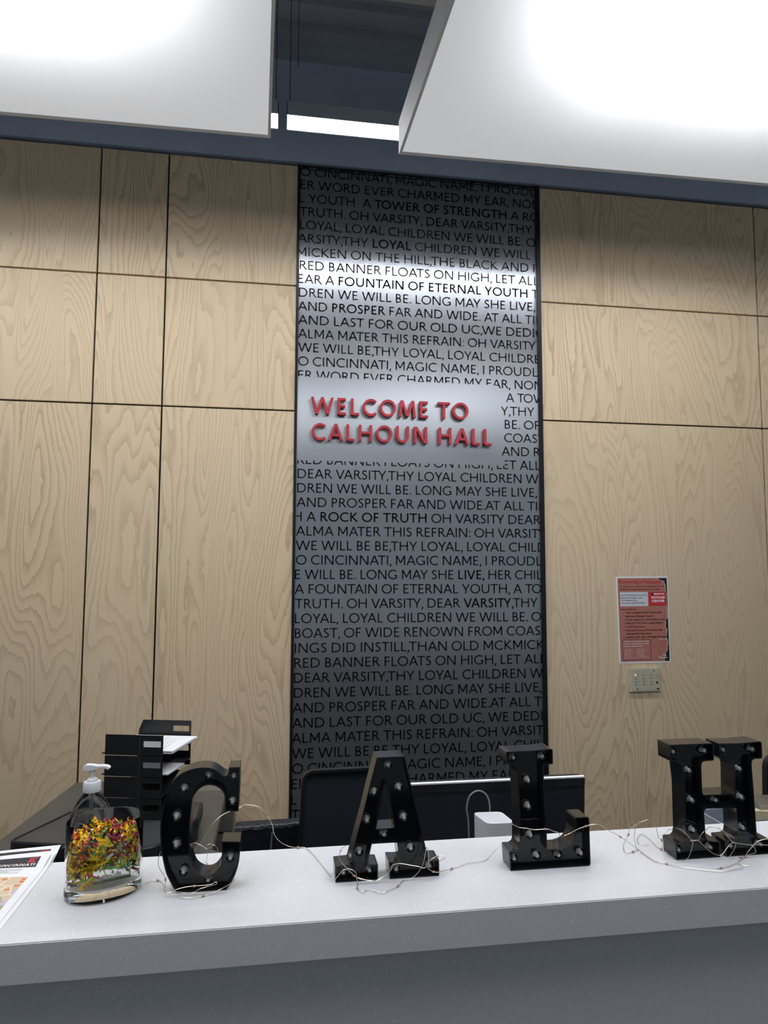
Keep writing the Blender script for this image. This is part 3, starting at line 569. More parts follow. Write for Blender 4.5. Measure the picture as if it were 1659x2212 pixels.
for k, (fit, rest, hi_words, xa, xb, zb) in enumerate(ROWS):
    lo, hi = extent(fit); s = (xb - xa) / (hi - lo); x0 = xa - lo * s
    txt = fit + rest
    hl = set()
    if hi_words:
        word, _, nth = hi_words.partition('@'); i0 = -1
        for _ in range(int(nth or 1)): i0 = txt.find(word, i0 + 1)
        hl = set(range(i0, i0 + len(word)))
    items, _ = lay(txt, x0, s, hl)
    groups = {False: MB(), True: MB()}
    for i, (ch, x, P) in enumerate(items):
        for p in P:
            q = [(x + a * s, zb + c * CAP) for a, c in p]
            q = clip(q, 1, zb + CAP * (1.03 if ch in 'OCGSU' else 1.0), True) if ch != ',' else q
            q = q and clip(q, 0, X0 + .0005, False); q = q and clip(q, 0, X1 - .0005, True)
            if not q: continue
            parts = [q]
            if k == 15: parts = [clip(q, 0, 1.062, False), clip(clip(q, 0, 1.062, True) or [], 1, CLT, False) if clip(q, 0, 1.062, True) else None]
            if k == 21: parts = [clip(q, 0, 1.098, False), clip(clip(q, 0, 1.098, True) or [], 1, CLB, True) if clip(q, 0, 1.098, True) else None]
            if 16 <= k <= 20: parts = [clip(q, 0, CLX, False)]
            for q in parts:
                if not q: continue
                yy = WALL - 0.0004; n = len(q)
                groups[i in hl].add([(a, yy, c) for a, c in q], [tuple(range(n))])
    for h, mb in groups.items():
        if not mb.f: continue
        o = mb.build('printed_words' if h else 'text_line', M['print_black'] if h else M['print'], tp, smooth=False, recalc=False, origin=(0.68, WALL - .0004, zb))
        o['kind'] = 'stuff'
        if h: o['label'] = 'black printed words ' + hi_words.split('@')[0].strip(',')
# ---------------------------------------------------------------- raised red lettering
wl = thing('raised_lettering', 'raised red capital letters reading WELCOME TO CALHOUN HALL on the metal panel', 'sign', (0.58, WALL - 0.01, 2.19))
def raised(txt, xa, xb, zbase_a, cap, w):
    global SW
    old = SW; SW = w; x = 0; gl = []
    track = 0.10
    for ch in txt:
        adv, P = glyph(ch, w, 1); gl.append((ch, x, P)); x += adv + track
    lo = min(q[0] for p in gl[0][2] for q in p); hi = gl[-1][1] + max(q[0] for p in gl[-1][2] for q in p)
    s = (xb - xa) / (hi - lo)
    for ch, gx, P in gl:
        if ch == ' ': continue
        mb = MB(); gi = 0; prev = None
        for p in P:
            if prev is not None and not (abs(p[0][0] - prev[1][0]) < 1e-6 and abs(p[0][1] - prev[1][1]) < 1e-6): gi += 1
            prev = p
            q = [(xa + (gx + a - lo) * s, zbase_a + c * cap) for a, c in p]
            q = clip(q, 1, zbase_a + cap * 1.02, True); mb.prism_y(q, WALL - 0.034 + gi * .00025, WALL - 0.010)
        o = mb.build('letter', M['red'], wl, smooth=False)
    SW = old
raised('WELCOME TO', 0.139, 0.906, 2.326, 0.081, 0.16)
raised('CALHOUN HALL', 0.144, 1.022, 2.201, 0.080, 0.16)

# ================================================================ RECEPTION COUNTER
CT = 1.07
b = MB(); b.box(-2.3, 3.0, 1.078, 1.355, CT - 0.0565, CT)
tag(b.build('countertop', M['quartz'], bevel=0.0015), 'long white speckled quartz countertop of the reception counter', 'countertop')
rc = thing('reception_counter', 'grey speckled front of the reception counter below the countertop', 'counter', (0.3, 1.2, 0))
b = MB(); b.box(-2.3, 3.0, 1.118, 1.138, 0.10, CT - 0.0565); b.build('front_panel', M['front'], rc)
b = MB(); b.box(-2.3, 3.0, 1.138, 1.335, 0.0, CT - 0.0565); b.build('carcass', M['desk'], rc)
b = MB(); b.box(-2.3, 3.0, 1.150, 1.16, 0.0, 0.10); b.build('toe_kick', M['frame'], rc)

# ================================================================ MARQUEE LETTERS
def chaikin(P, it=2, lim=38):
    for _ in range(it):
        n = len(P); out = []
        for i, p in enumerate(P):
            a = Vector(p) - Vector(P[i - 1]); b = Vector(P[(i + 1) % n]) - Vector(p)
            ang = abs(a.angle(b, 0))
            if ang < radians(4) or ang > radians(lim): out.append(tuple(p)); continue
            q = Vector(p); out += [tuple(q - a * 0.25), tuple(q + b * 0.25)]
        P = out
    return P
def inset(P, d):
    area = sum(P[i - 1][0] * P[i][1] - P[i][0] * P[i - 1][1] for i in range(len(P))); sg = 1 if area > 0 else -1
    out = []; n = len(P)
    for i in range(n):
        a = (Vector(P[i]) - Vector(P[i - 1])).normalized(); b = (Vector(P[(i + 1) % n]) - Vector(P[i])).normalized()
        na = Vector((-a.y, a.x)) * sg; nb = Vector((-b.y, b.x)) * sg
        m = (na + nb); L = m.length
        m = m / L if L > 1e-6 else na
        k = d / max(0.5, m.dot(na)); out.append((P[i][0] + m.x * k, P[i][1] + m.y * k))
    return out
YF, YB, YR = 1.200, 1.241, 1.2145
def marquee(key, name, label):
    D = LET[key]
    o = [(x, max(z, CT)) if z > CT + .004 else (x, CT) for x, z in D['o']]
    o = chaikin(round_poly(o, 0.0016, 2) if key != 'C' else o, 2 if key == 'C' else 1)
    cx = sum(p[0] for p in o) / len(o)
    t = thing(name, label, 'marquee letter', (cx, (YF + YB) / 2, CT), 'black marquee letters in a row on the countertop')
    loops = [o]
    if 'h' in D: loops.append(round_poly(D['h'], 0.002, 2))
    sh = MB(); inner = []
    for j, P in enumerate(loops):
        Q = inset(P, 0.0018 if j == 0 else -0.0018); inner.append(Q); n = len(P)
        F = [(x, YF, z) for x, z in P]; B = [(x, YB, z) for x, z in P]; I = [(x, YF, z) for x, z in Q]; K = [(x, YR, z) for x, z in Q]
        idx = lambda a, b: [(a + i, a + (i + 1) % n, b + (i + 1) % n, b + i) for i in range(n)]
        sh.add(F + B + I + K, idx(0, n) + idx(0, 2 * n) + idx(2 * n, 3 * n))
    tri = tessellate_polygon([[Vector((x, z, 0)) for x, z in P] for P in loops])
    allp = [(x, YB, z) for P in loops for x, z in P]; sh.add(allp, [tuple(f) for f in tri])
    sh.build('shell', M['black_side'], t, angle=40)
    tri = tessellate_polygon([[Vector((x, z, 0)) for x, z in P] for P in inner])
    allp = [(x, YR, z) for P in inner for x, z in P]
    fm = MB(); fm.add(allp, [tuple(f) for f in tri]); fm.build('face_panel', M['black_gloss'], t, smooth=False)
    for x, z in D['b']:
        bl = MB(); bl.lathe([(.0060, 0), (.0072, -.003), (.0074, -.007), (.0066, -.011), (.0045, -.0135), (.0015, -.0147)], (x, YR, z), 16, 'y')
        bo = bl.build('bulb', M['bulb'], t, angle=60)
        ld = MB(); ld.lathe([(.0030, -.001), (.0024, -.004), (.0024, -.0085), (.0016, -.0105)], (x, YR, z), 10, 'y'); ld.build('led', M['led'], bo, angle=60)
        sk = MB(); sk.lathe([(.0078, -.0002), (.0078, -.0016), (.0062, -.0018), (.0060, -.0003)], (x, YR, z), 16, 'y', close=False); sk.build('socket', M['socket'], bo)
    return t
marquee('C', 'marquee_letter', 'glossy black letter C with small clear bulbs beside the glass vase')
marquee('A', 'marquee_letter', 'glossy black letter A with small clear bulbs in front of the mesh chair back')
marquee('L', 'marquee_letter', 'glossy black letter L with small clear bulbs in front of the monitor')
marquee('H', 'marquee_letter', 'glossy black letter H with small clear bulbs at the right end of the row')

# ================================================================ FAIRY LIGHT STRINGS
SL = {'C': 'thin wire fairy light string draped around the letter C', 'A': 'thin wire fairy light string draped over the feet of the letter A',
      'L': 'thin wire fairy light string looping from the letter L towards the H', 'H': 'thin wire fairy light string draped over the foot of the letter H'}
for k, paths in STR.items():
    x = sum(p[0] for p in paths[0]) / len(paths[0])
    t = thing('fairy_light_string', SL[k], 'string lights', (x, 1.2, CT), 'fairy light strings on the countertop')
    mb = MB()
    for P in paths: mb.tube(smooth_path(P, 4), 0.00055, 5)
    mb.build('wire', M['wire'], t)
    for pi_, vi in BEADS[k]:
        p = paths[pi_][min(vi, len(paths[pi_]) - 1)]; q = paths[pi_][min(vi + 1, len(paths[pi_]) - 1)]
        dv = (Vector(q) - Vector(p)); dv = dv.normalized() if dv.length else Vector((1, 0, 0))
        bd = MB(); c = Vector(p)
        if c.z < CT + .0022: c.z = CT + .0022
        bd.tube([c - dv * .0030, c - dv * .0018, c + dv * .0018, c + dv * .0030], [.0006, .0016, .0016, .0006], 8); bd.build('led_bead', M['bead'], t)

# ================================================================ GLASS VASE WITH SHREDDED PAPER
VX, VY, VA = -0.276, 1.224, radians(24)
RX, RY, VH = 0.0600, 0.0470, 0.118
vase = MB()
prof = [(.90, 0), (.97, .002), (1.0, .008), (1.0, .06), (1.0, VH - .001), (.99, VH), (.972, VH - .001), (.968, .06), (.965, .030), (.95, .020), (.82, .0165), (.4, .016)]
vase.lathe(prof, (VX, VY, CT + .0003), 72, 'z', RX, RY, VA)
tag(vase.build('glass_vase', M['glass'], angle=50, origin=(VX, VY, CT)), 'oval clear glass vase filled with coloured shredded paper, left of the letter C', 'vase')
PC = [('yellow_paper', rgb(250, 208, 24)), ('green_paper', rgb(120, 185, 90)), ('pink_paper', rgb(205, 60, 95)), ('navy_paper', rgb(28, 26, 48)), ('orange_paper', rgb(225, 110, 50)), ('foil_paper', rgb(215, 220, 200)), ('dark_red_paper', rgb(140, 40, 60))]
PM = [plain(n, c, 0.45) for n, c in PC]
sh = MB()
def shred(cx, cy, cz, d, L, amp, per, wd, mi):
    sh.cur = mi
    d = d.normalized(); a = d.cross(Vector((random.random() - .5, random.random() - .5, random.random() - .5))).normalized(); b = d.cross(a)
    n = max(4, int(L / per)); pts = []
    for i in range(n + 1):
        p = Vector((cx, cy, cz)) + d * (L * (i / n - .5)) + a * (amp if i % 2 else -amp)
        pts += [p + b * wd / 2, p - b * wd / 2]
    for p in pts:      # keep inside the glass
        dx, dy = p.x - VX, p.y - VY; u = dx * cos(-VA) - dy * sin(-VA); v = dx * sin(-VA) + dy * cos(-VA)
        r = sqrt((u / (RX * .955)) ** 2 + (v / (RY * .955)) ** 2)
        if r > 1: p.x = VX + dx / r; p.y = VY + dy / r
        p.z = min(max(p.z, CT + .023), CT + VH - .006)
    sh.add(pts, [(2 * i, 2 * i + 1, 2 * i + 3, 2 * i + 2) for i in range(n)])
for i in range(1000):
    a = random.random() * 2 * pi; r = random.random() ** .30 * .97; u, v = RX * .96 * r * cos(a), RY * .96 * r * sin(a)
    top = 0.098 - .006 * abs(u) / RX
    h = .026 + (top - .026) * random.random() ** 0.8
    x, y = VX + u * cos(VA) - v * sin(VA), VY + u * sin(VA) + v * cos(VA)
    if h < .050 and -.022 < u < .050 and v < .014 and random.random() < .93: continue
    q = random.random()
    if u < .0: mi = 0 if q < .66 else 1 if q < .74 else 2 if q < .80 else 3 if q < .93 else 4 if q < .97 else 5
    elif h < .062: mi = 1 if q < .48 else 0 if q < .68 else 6 if q < .86 else 5 if q < .92 else 3
    else: mi = 0 if q < .34 else 2 if q < .66 else 6 if q < .78 else 1 if q < .86 else 3 if q < .93 else 5
    d = Vector((random.gauss(0, 1), random.gauss(0, .7), random.gauss(0, .8)))
    crimp = random.random() < .75
    shred(x, y, CT + h, d, random.uniform(.018, .044), .0016 if crimp else .0006, .0026 if crimp else .008, random.uniform(.0030, .0046), mi)
shred(VX + .030, VY + .004, CT + .092, Vector((-.25, 0, 1)), .046, .0003, .012, .0045, 2)
shred(VX + .037, VY + .001, CT + .104, Vector((.3, 0, 1)), .018, .0012, .004, .004, 0)
shred(VX - .046, VY - .016, CT + .100, Vector((.8, 0, -.9)), .026, .0012, .006, .0015, 0)
tag(sh.build('shredded_paper', PM, smooth=False, recalc=False, origin=(VX, VY, CT + .024)), 'crinkled yellow, green and pink shredded paper filling the glass vase', 'shredded paper', kind='stuff')
bp_ = thing('battery_box', 'clear plastic battery box lying at the bottom of the glass vase', 'battery box', (VX + .012, VY - .004, CT + .0215))
def rot(x, y, a=VA): return (VX + .012 + x * cos(a) - y * sin(a), VY - .006 + x * sin(a) + y * cos(a))
b = MB(); b.prism_z([rot(*p) for p in rounded(-.030, .030, -.008, .008, .002, 2)], CT + .0215, CT + .043); b.build('case', M['frosted'], bp_)
for sx_ in (-.010, .010):
    b = MB(); b.prism_z([rot(sx_ + x, y) for x, y in ((-.004, -.0095), (.004, -.0095), (.004, -.0082), (-.004, -.0082))], CT + .029, CT + .034); b.build('clip', M['white_plastic'], bp_)
b = MB()
for dx in (0, .0018):
    P = [(-.020 + dx, 0, .044), (-.012 + dx, -.004, .062), (.004 + dx, -.006, .074), (.020 + dx, -.004, .076), (.028 + dx, 0, .06), (.026 + dx, 0, .045)]
    b.tube(smooth_path([(*rot(x, y - .012), CT + z) for x, y, z in P], 4), .0007, 5)
b.build('lead', M['frosted'], bp_)

# ================================================================ MAPS (printed brochures)
def surf_map(dx, dy, dz, rotz=0.0):
    def f(u, v):     # u 0..1 left->right (0.43 m), v 0..1 back->front (0.279 m)
        x = -0.394 - 0.4318 * (1 - u) + dx; y = 1.400 - 0.2794 * v + dy
        lift = 0.0035 * sin(pi * min(1, max(0, (u - .55) / .45))) * (0.4 + .6 * sin(pi * v)) + dz
        lift += 0.012 * max(0, (0.16 - v) / .16) * max(0, (u - .55) / .45)
        cx, cy = -0.5, 1.3; X = x - cx; Y = y - cy
        return (cx + X * cos(rotz) - Y * sin(rotz), cy + X * sin(rotz) + Y * cos(rotz), CT + lift)
    return f
def make_map(f, label):
    c = f(.5, .5); t = thing('campus_map', label, 'brochure', (c[0], c[1], CT), 'printed campus maps at the left end of the countertop')
    def patch(name, mat, u0, u1, v0, v1, off, nu=1, nv=1, lab=None):
        mb = MB(); nu = max(nu, int((u1 - u0) * 40) or 1); nv = max(nv, int((v1 - v0) * 30) or 1)
        P = [(f(u0 + (u1 - u0) * i / nu, v0 + (v1 - v0) * j / nv)) for j in range(nv + 1) for i in range(nu + 1)]
        P = [(x, y, z + off) for x, y, z in P]
        mb.add(P, [(j * (nu + 1) + i, j * (nu + 1) + i + 1, (j + 1) * (nu + 1) + i + 1, (j + 1) * (nu + 1) + i) for j in range(nv) for i in range(nu)])
        return mb
    sheet = patch('', None, 0, 1, 0, 1, 0); lo = patch('', None, 0, 1, 0, 1, -.0003)
    sheet.add(lo.v, lo.f); sheet.build('sheet', M['paper'], t, recalc=False)
    patch('', None, .022, .968, .035, .135, .00025).build('header_band', M['ink'], t, recalc=False)
    patch('', None, .022, .968, .260, .965, .00025).build('map_print', MAPMAT, t, recalc=False)
    def lines(polys, name, mat, off=.0005, lab=None):
        mb = MB()
        for p in polys: mb.add([(x, y, z + off) for x, y, z in (f(*q) for q in p)], [tuple(range(len(p)))])
        tag(mb.build(name, mat, t, recalc=False, smooth=False), kind='stuff')
    U0 = .975; cap = .024; su = cap * .2794 / .4318 * 1.25
    P = []; x = 0; W_ = 'CINCINNATI'; gl = []
    for ch in W_: adv, q = glyph(ch, .2); gl.append((x, q)); x += adv * 1.25
    for gx, q in gl:
        for p in q: P.append([(U0 - (x - gx - a * 1.25 - .25 * c) * su * .74 - .014, .124 - c * cap) for a, c in p])
    lines(P, 'printed_word', M['ink_white'])
    P = []
    for k, s0 in ((0, .925), (1, .905), (2, .885)):
        pass
    st = [[(.895, .058), (.903, .058), (.897, .098), (.889, .098)], [(.889, .090), (.912, .090), (.910, .100), (.887, .100)], [(.907, .058), (.915, .058), (.909, .098), (.901, .098)],
          [(.921, .058), (.929, .058), (.923, .098), (.915, .098)], [(.915, .090), (.938, .090), (.936, .100), (.913, .100)], [(.921, .056), (.946, .056), (.943, .066), (.919, .066)]]
    st = [[(u + .018, .043 + (v - .056) * 1.1) for u, v in q] for q in st]
    st = [[(.9 + (u - .9) * .62 + .022, v) for u, v in q] for q in st]
    lines(st, 'printed_emblem', M['ink_red'])
    P = []
    for c_ in range(2):
        for r_ in range(6 if c_ == 0 else 4):
            L = random.uniform(.05, .12); u = .70 + c_ * .13; v = .152 + r_ * .016
            P.append([(u, v), (u + L * .8, v), (u + L * .8, v + .0035), (u, v + .0035)])
    lines(P, 'legend_line', M['ink_grey'])
    P = []
    for r_ in range(5): P.append([(.682, .152 + r_ * .016), (.692, .152 + r_ * .016), (.692, .158 + r_ * .016), (.682, .158 + r_ * .016)])
    for r_ in range(3): P.append([(.812, .152 + r_ * .016), (.822, .152 + r_ * .016), (.822, .158 + r_ * .016), (.812, .158 + r_ * .016)])
    lines(P, 'legend_dot', M['ink_red'])
    return t
def map_mat():
    a = N('campus_map_print'); v = a.obj()
    vo = a.n('ShaderNodeTexVoronoi', distance='CHEBYCHEV'); vo.inputs['Scale'].default_value = 75; vo.inputs['Randomness'].default_value = .75; a.l(v, vo.inputs[0])
    blk = a.math('LESS_THAN', vo.outputs['Distance'], 0.30)
    hue = a.n('ShaderNodeSeparateColor'); a.l(vo.outputs['Color'], hue.inputs[0])
    is_o = a.math('GREATER_THAN', hue.outputs[0], 0.45)
    g2 = a.noise(v, 7, 1)
    lawn = a.math('GREATER_THAN', g2, 0.66)
    c = a.mix(lawn, rgb(208, 186, 158), rgb(160, 160, 120))
    vo2 = a.n('ShaderNodeTexVoronoi', feature='DISTANCE_TO_EDGE'); vo2.inputs['Scale'].default_value = 34; a.l(v, vo2.inputs[0])
    c = a.mix(a.math('LESS_THAN', vo2.outputs['Distance'], 0.035), c, rgb(226, 216, 200))
    bc = a.mix(a.math('GREATER_THAN', hue.outputs[1], 0.72), rgb(214, 128, 72), rgb(196, 182, 206))
    bc = a.mix(a.math('LESS_THAN', hue.outputs[2], 0.30), bc, rgb(176, 84, 58))
    c = a.mix(a.math('MULTIPLY', blk, is_o), c, bc)
    a.set(Base_Color=c, Roughness=0.5); return a.m
MAPMAT = map_mat()
make_map(surf_map(0.000, 0.0, .0008), 'printed campus map with black header, underneath and furthest back of the stack')
make_map(surf_map(-0.007, -0.034, .0020, -.01), 'printed campus map with black header and orange buildings, topmost at the counter edge')
b = MB()
f = surf_map(-0.001, -.024, .0003)
P = [f(i / 20, j / 8) for j in range(9) for i in range(21)]
b.add(P, [(j * 21 + i, j * 21 + i + 1, (j + 1) * 21 + i + 1, (j + 1) * 21 + i) for j in range(8) for i in range(20)])
tag(b.build('paper_sheet', M['paper'], recalc=False), 'plain white sheet showing along the edge under the campus maps', 'paper')

# ================================================================ POSTER
def text_mesh(body, bold=0.0):
    cu = bpy.data.curves.new('t', 'FONT'); cu.body = body; cu.size = 1; cu.offset = bold; cu.resolution_u = 2; cu.fill_mode = 'FRONT'
    o = bpy.data.objects.new('t', cu); COL.objects.link(o)
    bpy.context.view_layer.update()
    me = o.evaluated_get(bpy.context.evaluated_depsgraph_get()).to_mesh()
    V = [(v.co.x, v.co.y) for v in me.vertices]; Fc = [tuple(p.vertices) for p in me.polygons]
    bpy.data.objects.remove(o); bpy.data.curves.remove(cu)
    return V, Fc
poster = thing('poster', 'brown and red package notice with torn black edge taped to the plywood wall', 'poster', (1.812, WALL - .001, 1.348))
QC = [(1.669, 1.562), (1.950, 1.564), (1.953, 1.134), (1.677, 1.133)]     # corners TL TR BR BL on the wall
def pp(s, t, off):
    a = [QC[0][i] * (1 - s) * (1 - t) + QC[1][i] * s * (1 - t) + QC[2][i] * s * t + QC[3][i] * (1 - s) * t for i in (0, 1)]
    return (a[0], WALL - off, a[1])
def prect(name, mat, s0, s1, t0, t1, off, mb=None):
    b = mb or MB(); b.add([pp(s0, t0, off), pp(s1, t0, off), pp(s1, t1, off), pp(s0, t1, off)], [(0, 1, 2, 3)])
    return b if mb else b.build(name, mat, poster, smooth=False, recalc=False)
b = MB(); b.hexa([pp(0, 0, .0008), pp(1, 0, .0008), pp(1, 1, .0008), pp(0, 1, .0008)], [pp(0, 0, .0002), pp(1, 0, .0002), pp(1, 1, .0002), pp(0, 1, .0002)])
b.build('sheet', M['paper'], poster, smooth=False)
prect('printed_ground', M['cork'], .030, .978, .018, .982, .0011)
edge = [(.80, .018), (.83, .035), (.90, .048), (.93, .060), (.935, .085), (.95, .11), (.945, .15), (.965, .20), (.96, .30), (.968, .40), (.972, .485), (.955, .495), (.925, .505), (.935, .54), (.92, .58), (.955, .62), (.945, .66), (.93, .70), (.955, .74), (.965, .78), (.945, .81), (.95, .85), (.905, .89), (.915, .92), (.875, .95), (.885, .982)]
for k, (nm, dx, mt) in enumerate((('torn_edge', .012, M['folder']), ('black_ground', 0, M['ink']))):
    b = MB()
    for (s0, t0), (s1, t1) in zip(edge, edge[1:]):
        b.add([pp(min(s0 - dx, .978), t0, .0012 + k * .0002), pp(.978, t0, .0012 + k * .0002), pp(.978, t1, .0012 + k * .0002), pp(min(s1 - dx, .978), t1, .0012 + k * .0002)], [(0, 1, 2, 3)])
    b.build(nm, mt, poster, smooth=False, recalc=False)
prect('address_box', M['dev_white'], .065, .600, .180, .345, .0015)
prect('red_box', M['ink_red'], .615, .955, .180, .340, .0016)
def ptext(txt, s0, s1, tb, cap, mat, bold=.01, off=.0019):
    V, Fc = text_mesh(txt, bold); x0 = min(v[0] for v in V); x1 = max(v[0] for v in V)
    k = (s1 - s0) / (x1 - x0); c = cap / .70
    b = MB(); b.add([pp(s0 + (x - x0) * k, tb - y * c, off) for x, y in V], Fc)
    return tag(b.build('printed_text', mat, poster, smooth=False, recalc=False), kind='stuff')
RED2 = plain('faded_red_ink', rgb(196, 58, 66), 0.6)
ptext('Expecting a Package?', .05, .865, .076, .036, RED2, .015)
ptext('To ensure you receive your package, use the', .06, .915, .121, .015, M['ink_dark'], .01)
ptext('Bearcats Package Center address below:', .06, .84, .155, .015, M['ink_dark'], .015)
for i, (s, e) in enumerate((('(Your Full Name), (Your 6+2)*', .585), ('Bearcats Package Center', .51), ('2715 Bearcat Way', .39), ('Cincinnati, OH 45219-3539', .53))):
    ptext(s, .085, e, .222 + i * .0305, .014, M['ink'], .012)
ptext('BEARCATS', .715, .92, .214, .019, M['paper'], .03); ptext('PACKAGE', .67, .925, .258, .026, M['paper'], .035); ptext('CENTER', .67, .925, .299, .026, M['paper'], .035)
b = MB(); b.add([pp(.69 + .022 * cos(2 * pi * i / 14), .206 + .011 * sin(2 * pi * i / 14) * (1 + .3 * (i % 3 == 0)), .0019) for i in range(14)], [tuple(range(14))]); b.build('printed_emblem', M['ink'], poster, recalc=False)
ptext('How it Works', .07, .365, .388, .018, M['ink_dark'], .02)
for n_, s, e, tb in (('1.', 'Your package has arrived at the', .86, .425), ('', 'Bearcats Package Center', .70, .467), ('2.', "You'll receive an email with a code", .925, .507), ('3.', 'Head to TUC Level 2; past Qdoba', .87, .546), ('', 'in the food court', .52, .588),
                     ('4.', 'Scan your code at the locker bay', .855, .628), ('', 'indicated in the email', .635, .669), ('5.', 'Locker with your package will open', .945, .707)):
    ptext(s, .155 if n_ or 'B' in s or s[0] == 'i' else .155, e, tb, .0185, M['ink_dark'], .022)
    if n_: ptext(n_, .115, .138, tb, .016, M['ink_dark'], .0)
b = MB()
for a in ((.075, .625, .728, .732), (.075, .625, .958, .962), (.075, .082, .728, .962), (.618, .625, .728, .962)): prect('', None, *a, .0014, b)
tag(b.build('printed_border', M['ink_dark'], poster, smooth=False, recalc=False), kind='stuff')
for s, e, tb in (('The following University Housing', .585, .755), ('locations are required to use the', .58, .782), ('Bearcats Package Center', .46, .810)): ptext(s, .088, e, tb, .0145, M['ink_white'], .025)
LI = ('Bellevue Gardens', 'Calhoun Hall', 'Campus Recreation', 'Daniels Hall', 'Dabney Hall', 'Siddall Hall', 'Marian Spencer Hall')
RI = ('Morgens Hall', 'Schneider Hall', 'Scioto Hall', 'Turner Hall', 'Siddall Hall', 'Stratford Heights', 'University Park Apartments')
for i in range(7):
    tb = .846 + i * .0165
    ptext(LI[i], .105, .105 + .0105 * len(LI[i]), tb, .0085, M['ink_white'], .01); ptext(RI[i], .355, min(.615, .355 + .0105 * len(RI[i])), tb, .0085, M['ink_white'], .01)
b = MB()
for i in range(7):
    for s in (.088, .338): prect('', None, s, s + .008, .841 + i * .0165, .845 + i * .0165, .0015, b)
tag(b.build('list_dot', M['ink_white'], poster, smooth=False, recalc=False), kind='stuff')
ptext('LEARN MORE', .78, .94, .735, .009, M['paper'], .02, .0021)
ptext('CINCINNATI', .77, .935, .950, .014, M['paper'], .02, .0021); ptext('UNIVERSITY OF', .75, .84, .934, .006, M['paper'], .0, .0021)
ptext('UC', .845, .90, .922, .022, M['paper'], .03, .0021)

# ================================================================ INTERCOM / ZONE PANEL
kp = thing('zone_panel', 'small beige wall panel with rows of black indicator lights under the poster', 'control panel', (1.806, WALL, 1.053))
KC = [(1.724, 1.113), (1.887, 1.112), (1.889, .994), (1.725, .993)]
def kk(s, t, off):
    a = [KC[0][i] * (1 - s) * (1 - t) + KC[1][i] * s * (1 - t) + KC[2][i] * s * t + KC[3][i] * (1 - s) * t for i in (0, 1)]
    return (a[0], WALL - off, a[1])
b = MB(); b.hexa([kk(*c, 0) for c in ((0, 0), (1, 0), (1, 1), (0, 1))], [kk(*c, .010) for c in ((.0, .0), (1, .0), (1, 1), (.0, 1))]); b.build('back_box', M['beige'], kp, bevel=.002)
b = MB(); b.hexa([kk(*c, .0095) for c in ((.07, .05), (.97, .05), (.97, .95), (.07, .95))], [kk(*c, .0098) for c in ((.07, .05), (.97, .05), (.97, .95), (.07, .95))]); b.build('groove', M['ink_dark'], kp)
b = MB(); b.hexa([kk(*c, .0097) for c in ((.075, .058), (.965, .058), (.965, .942), (.075, .942))], [kk(*c, .0115) for c in ((.078, .06), (.962, .06), (.962, .94), (.078, .94))]); b.build('face_plate', plain('beige_face', rgb(186, 181, 158), .4, var=.02), kp, smooth=False)
PINK = lamp_mat('red_indicator', lambda a: 2.2); PINK.node_tree.nodes['Principled BSDF'].inputs['Emission Color'].default_value = (1, .25, .28, 1)
for i, s in enumerate((.19, .44, .68)):
    for j, t_ in enumerate((.30, .44, .575, .705)):
        lit = i == 0 and j == 0; c = kk(s + .012 * j * .3, t_, .0115); b = MB(); r = .0034 if lit else .0024
        b.lathe([(r, 0), (r * .9, -.0012), (r * .4, -.002)], c, 12, 'y'); o = b.build('indicator', PINK if lit else M['ink'], kp)
        if lit: o['label'] = 'lit pink indicator light'
        b = MB(); q = [kk(s + .04, t_ - .018, .0117), kk(s + .11, t_ - .018, .0117), kk(s + .11, t_ - .006, .0117), kk(s + .04, t_ - .006, .0117)]; b.add(q, [(0, 1, 2, 3)]); b.build('zone_mark', M['ink_grey'], kp, recalc=False)
for s, t_, r, mt, nm in ((.79, .13, .0032, M['ink'], 'screw'), (.24, .87, .0035, M['ink'], 'screw'), (.885, .62, .0056, M['ink'], 'key_switch')):
    b = MB(); b.lathe([(r, 0), (r * .9, -.001), (r * .3, -.0016)], kk(s, t_, .0115), 16, 'y'); b.build(nm, mt, kp)
for s, t_, r in ((.22, .15, .003), (.885, .37, .0048), (.80, .87, .003)):
    b = MB(); b.lathe([(r, -.0001), (r, -.0005), (r * .8, -.0005), (r * .8, -.0001)], kk(s, t_, .0115), 18, 'y', close=False); b.build('printed_ring', M['ink_grey'], kp)
b = MB(); b.add([kk(.86, .855, .0117), kk(.95, .855, .0117), kk(.95, .905, .0117), kk(.86, .905, .0117)], [(0, 1, 2, 3)]); b.build('maker_mark', M['ink'], kp, recalc=False)

# ================================================================ DESK, RISER, TRAYS
DZ = 0.73
dk = thing('desk', 'charcoal laminate desk behind the counter on the left', 'desk', (-.3, 2.2, 0))
top = [(-.800, 3.01), (-.868, 2.42), (-.96, 1.47), (1.55, 1.47), (1.55, 2.02), (0.10, 2.02), (-.19, 2.25), (-.19, 2.83), (-.575, 2.83), (-.575, 3.01)]
b = MB(); b.prism_z(top, DZ - .03, DZ); b.build('desktop', M['desk'], dk, bevel=.002)
for x, y in ((-.76, 2.95), (-.86, 1.56), (1.48, 1.56), (1.48, 1.95), (-.26, 2.77)):
    b = MB(); b.box(x - .025, x + .025, y - .025, y + .025, 0, DZ - .03); b.build('leg', M['frame'], dk)
rs = thing('monitor_riser', 'black raised desktop riser with rimmed dark grey top behind the vase', 'desk riser', (-.5, 2.27, DZ))
rp = round_poly([(-.775, 2.215), (-.655, 2.480), (-.242, 2.480), (-.242, 2.335), (-.262, 2.278), (-.345, 2.095)], [.03, .02, .01, .003, .01, .06], 6)
RZ = 0.80
b = MB(); b.prism_z(rp, RZ - .040, RZ - .004); b.build('rim_body', M['black_plastic'], rs, bevel=.003)
rin = inset(rp, .010)
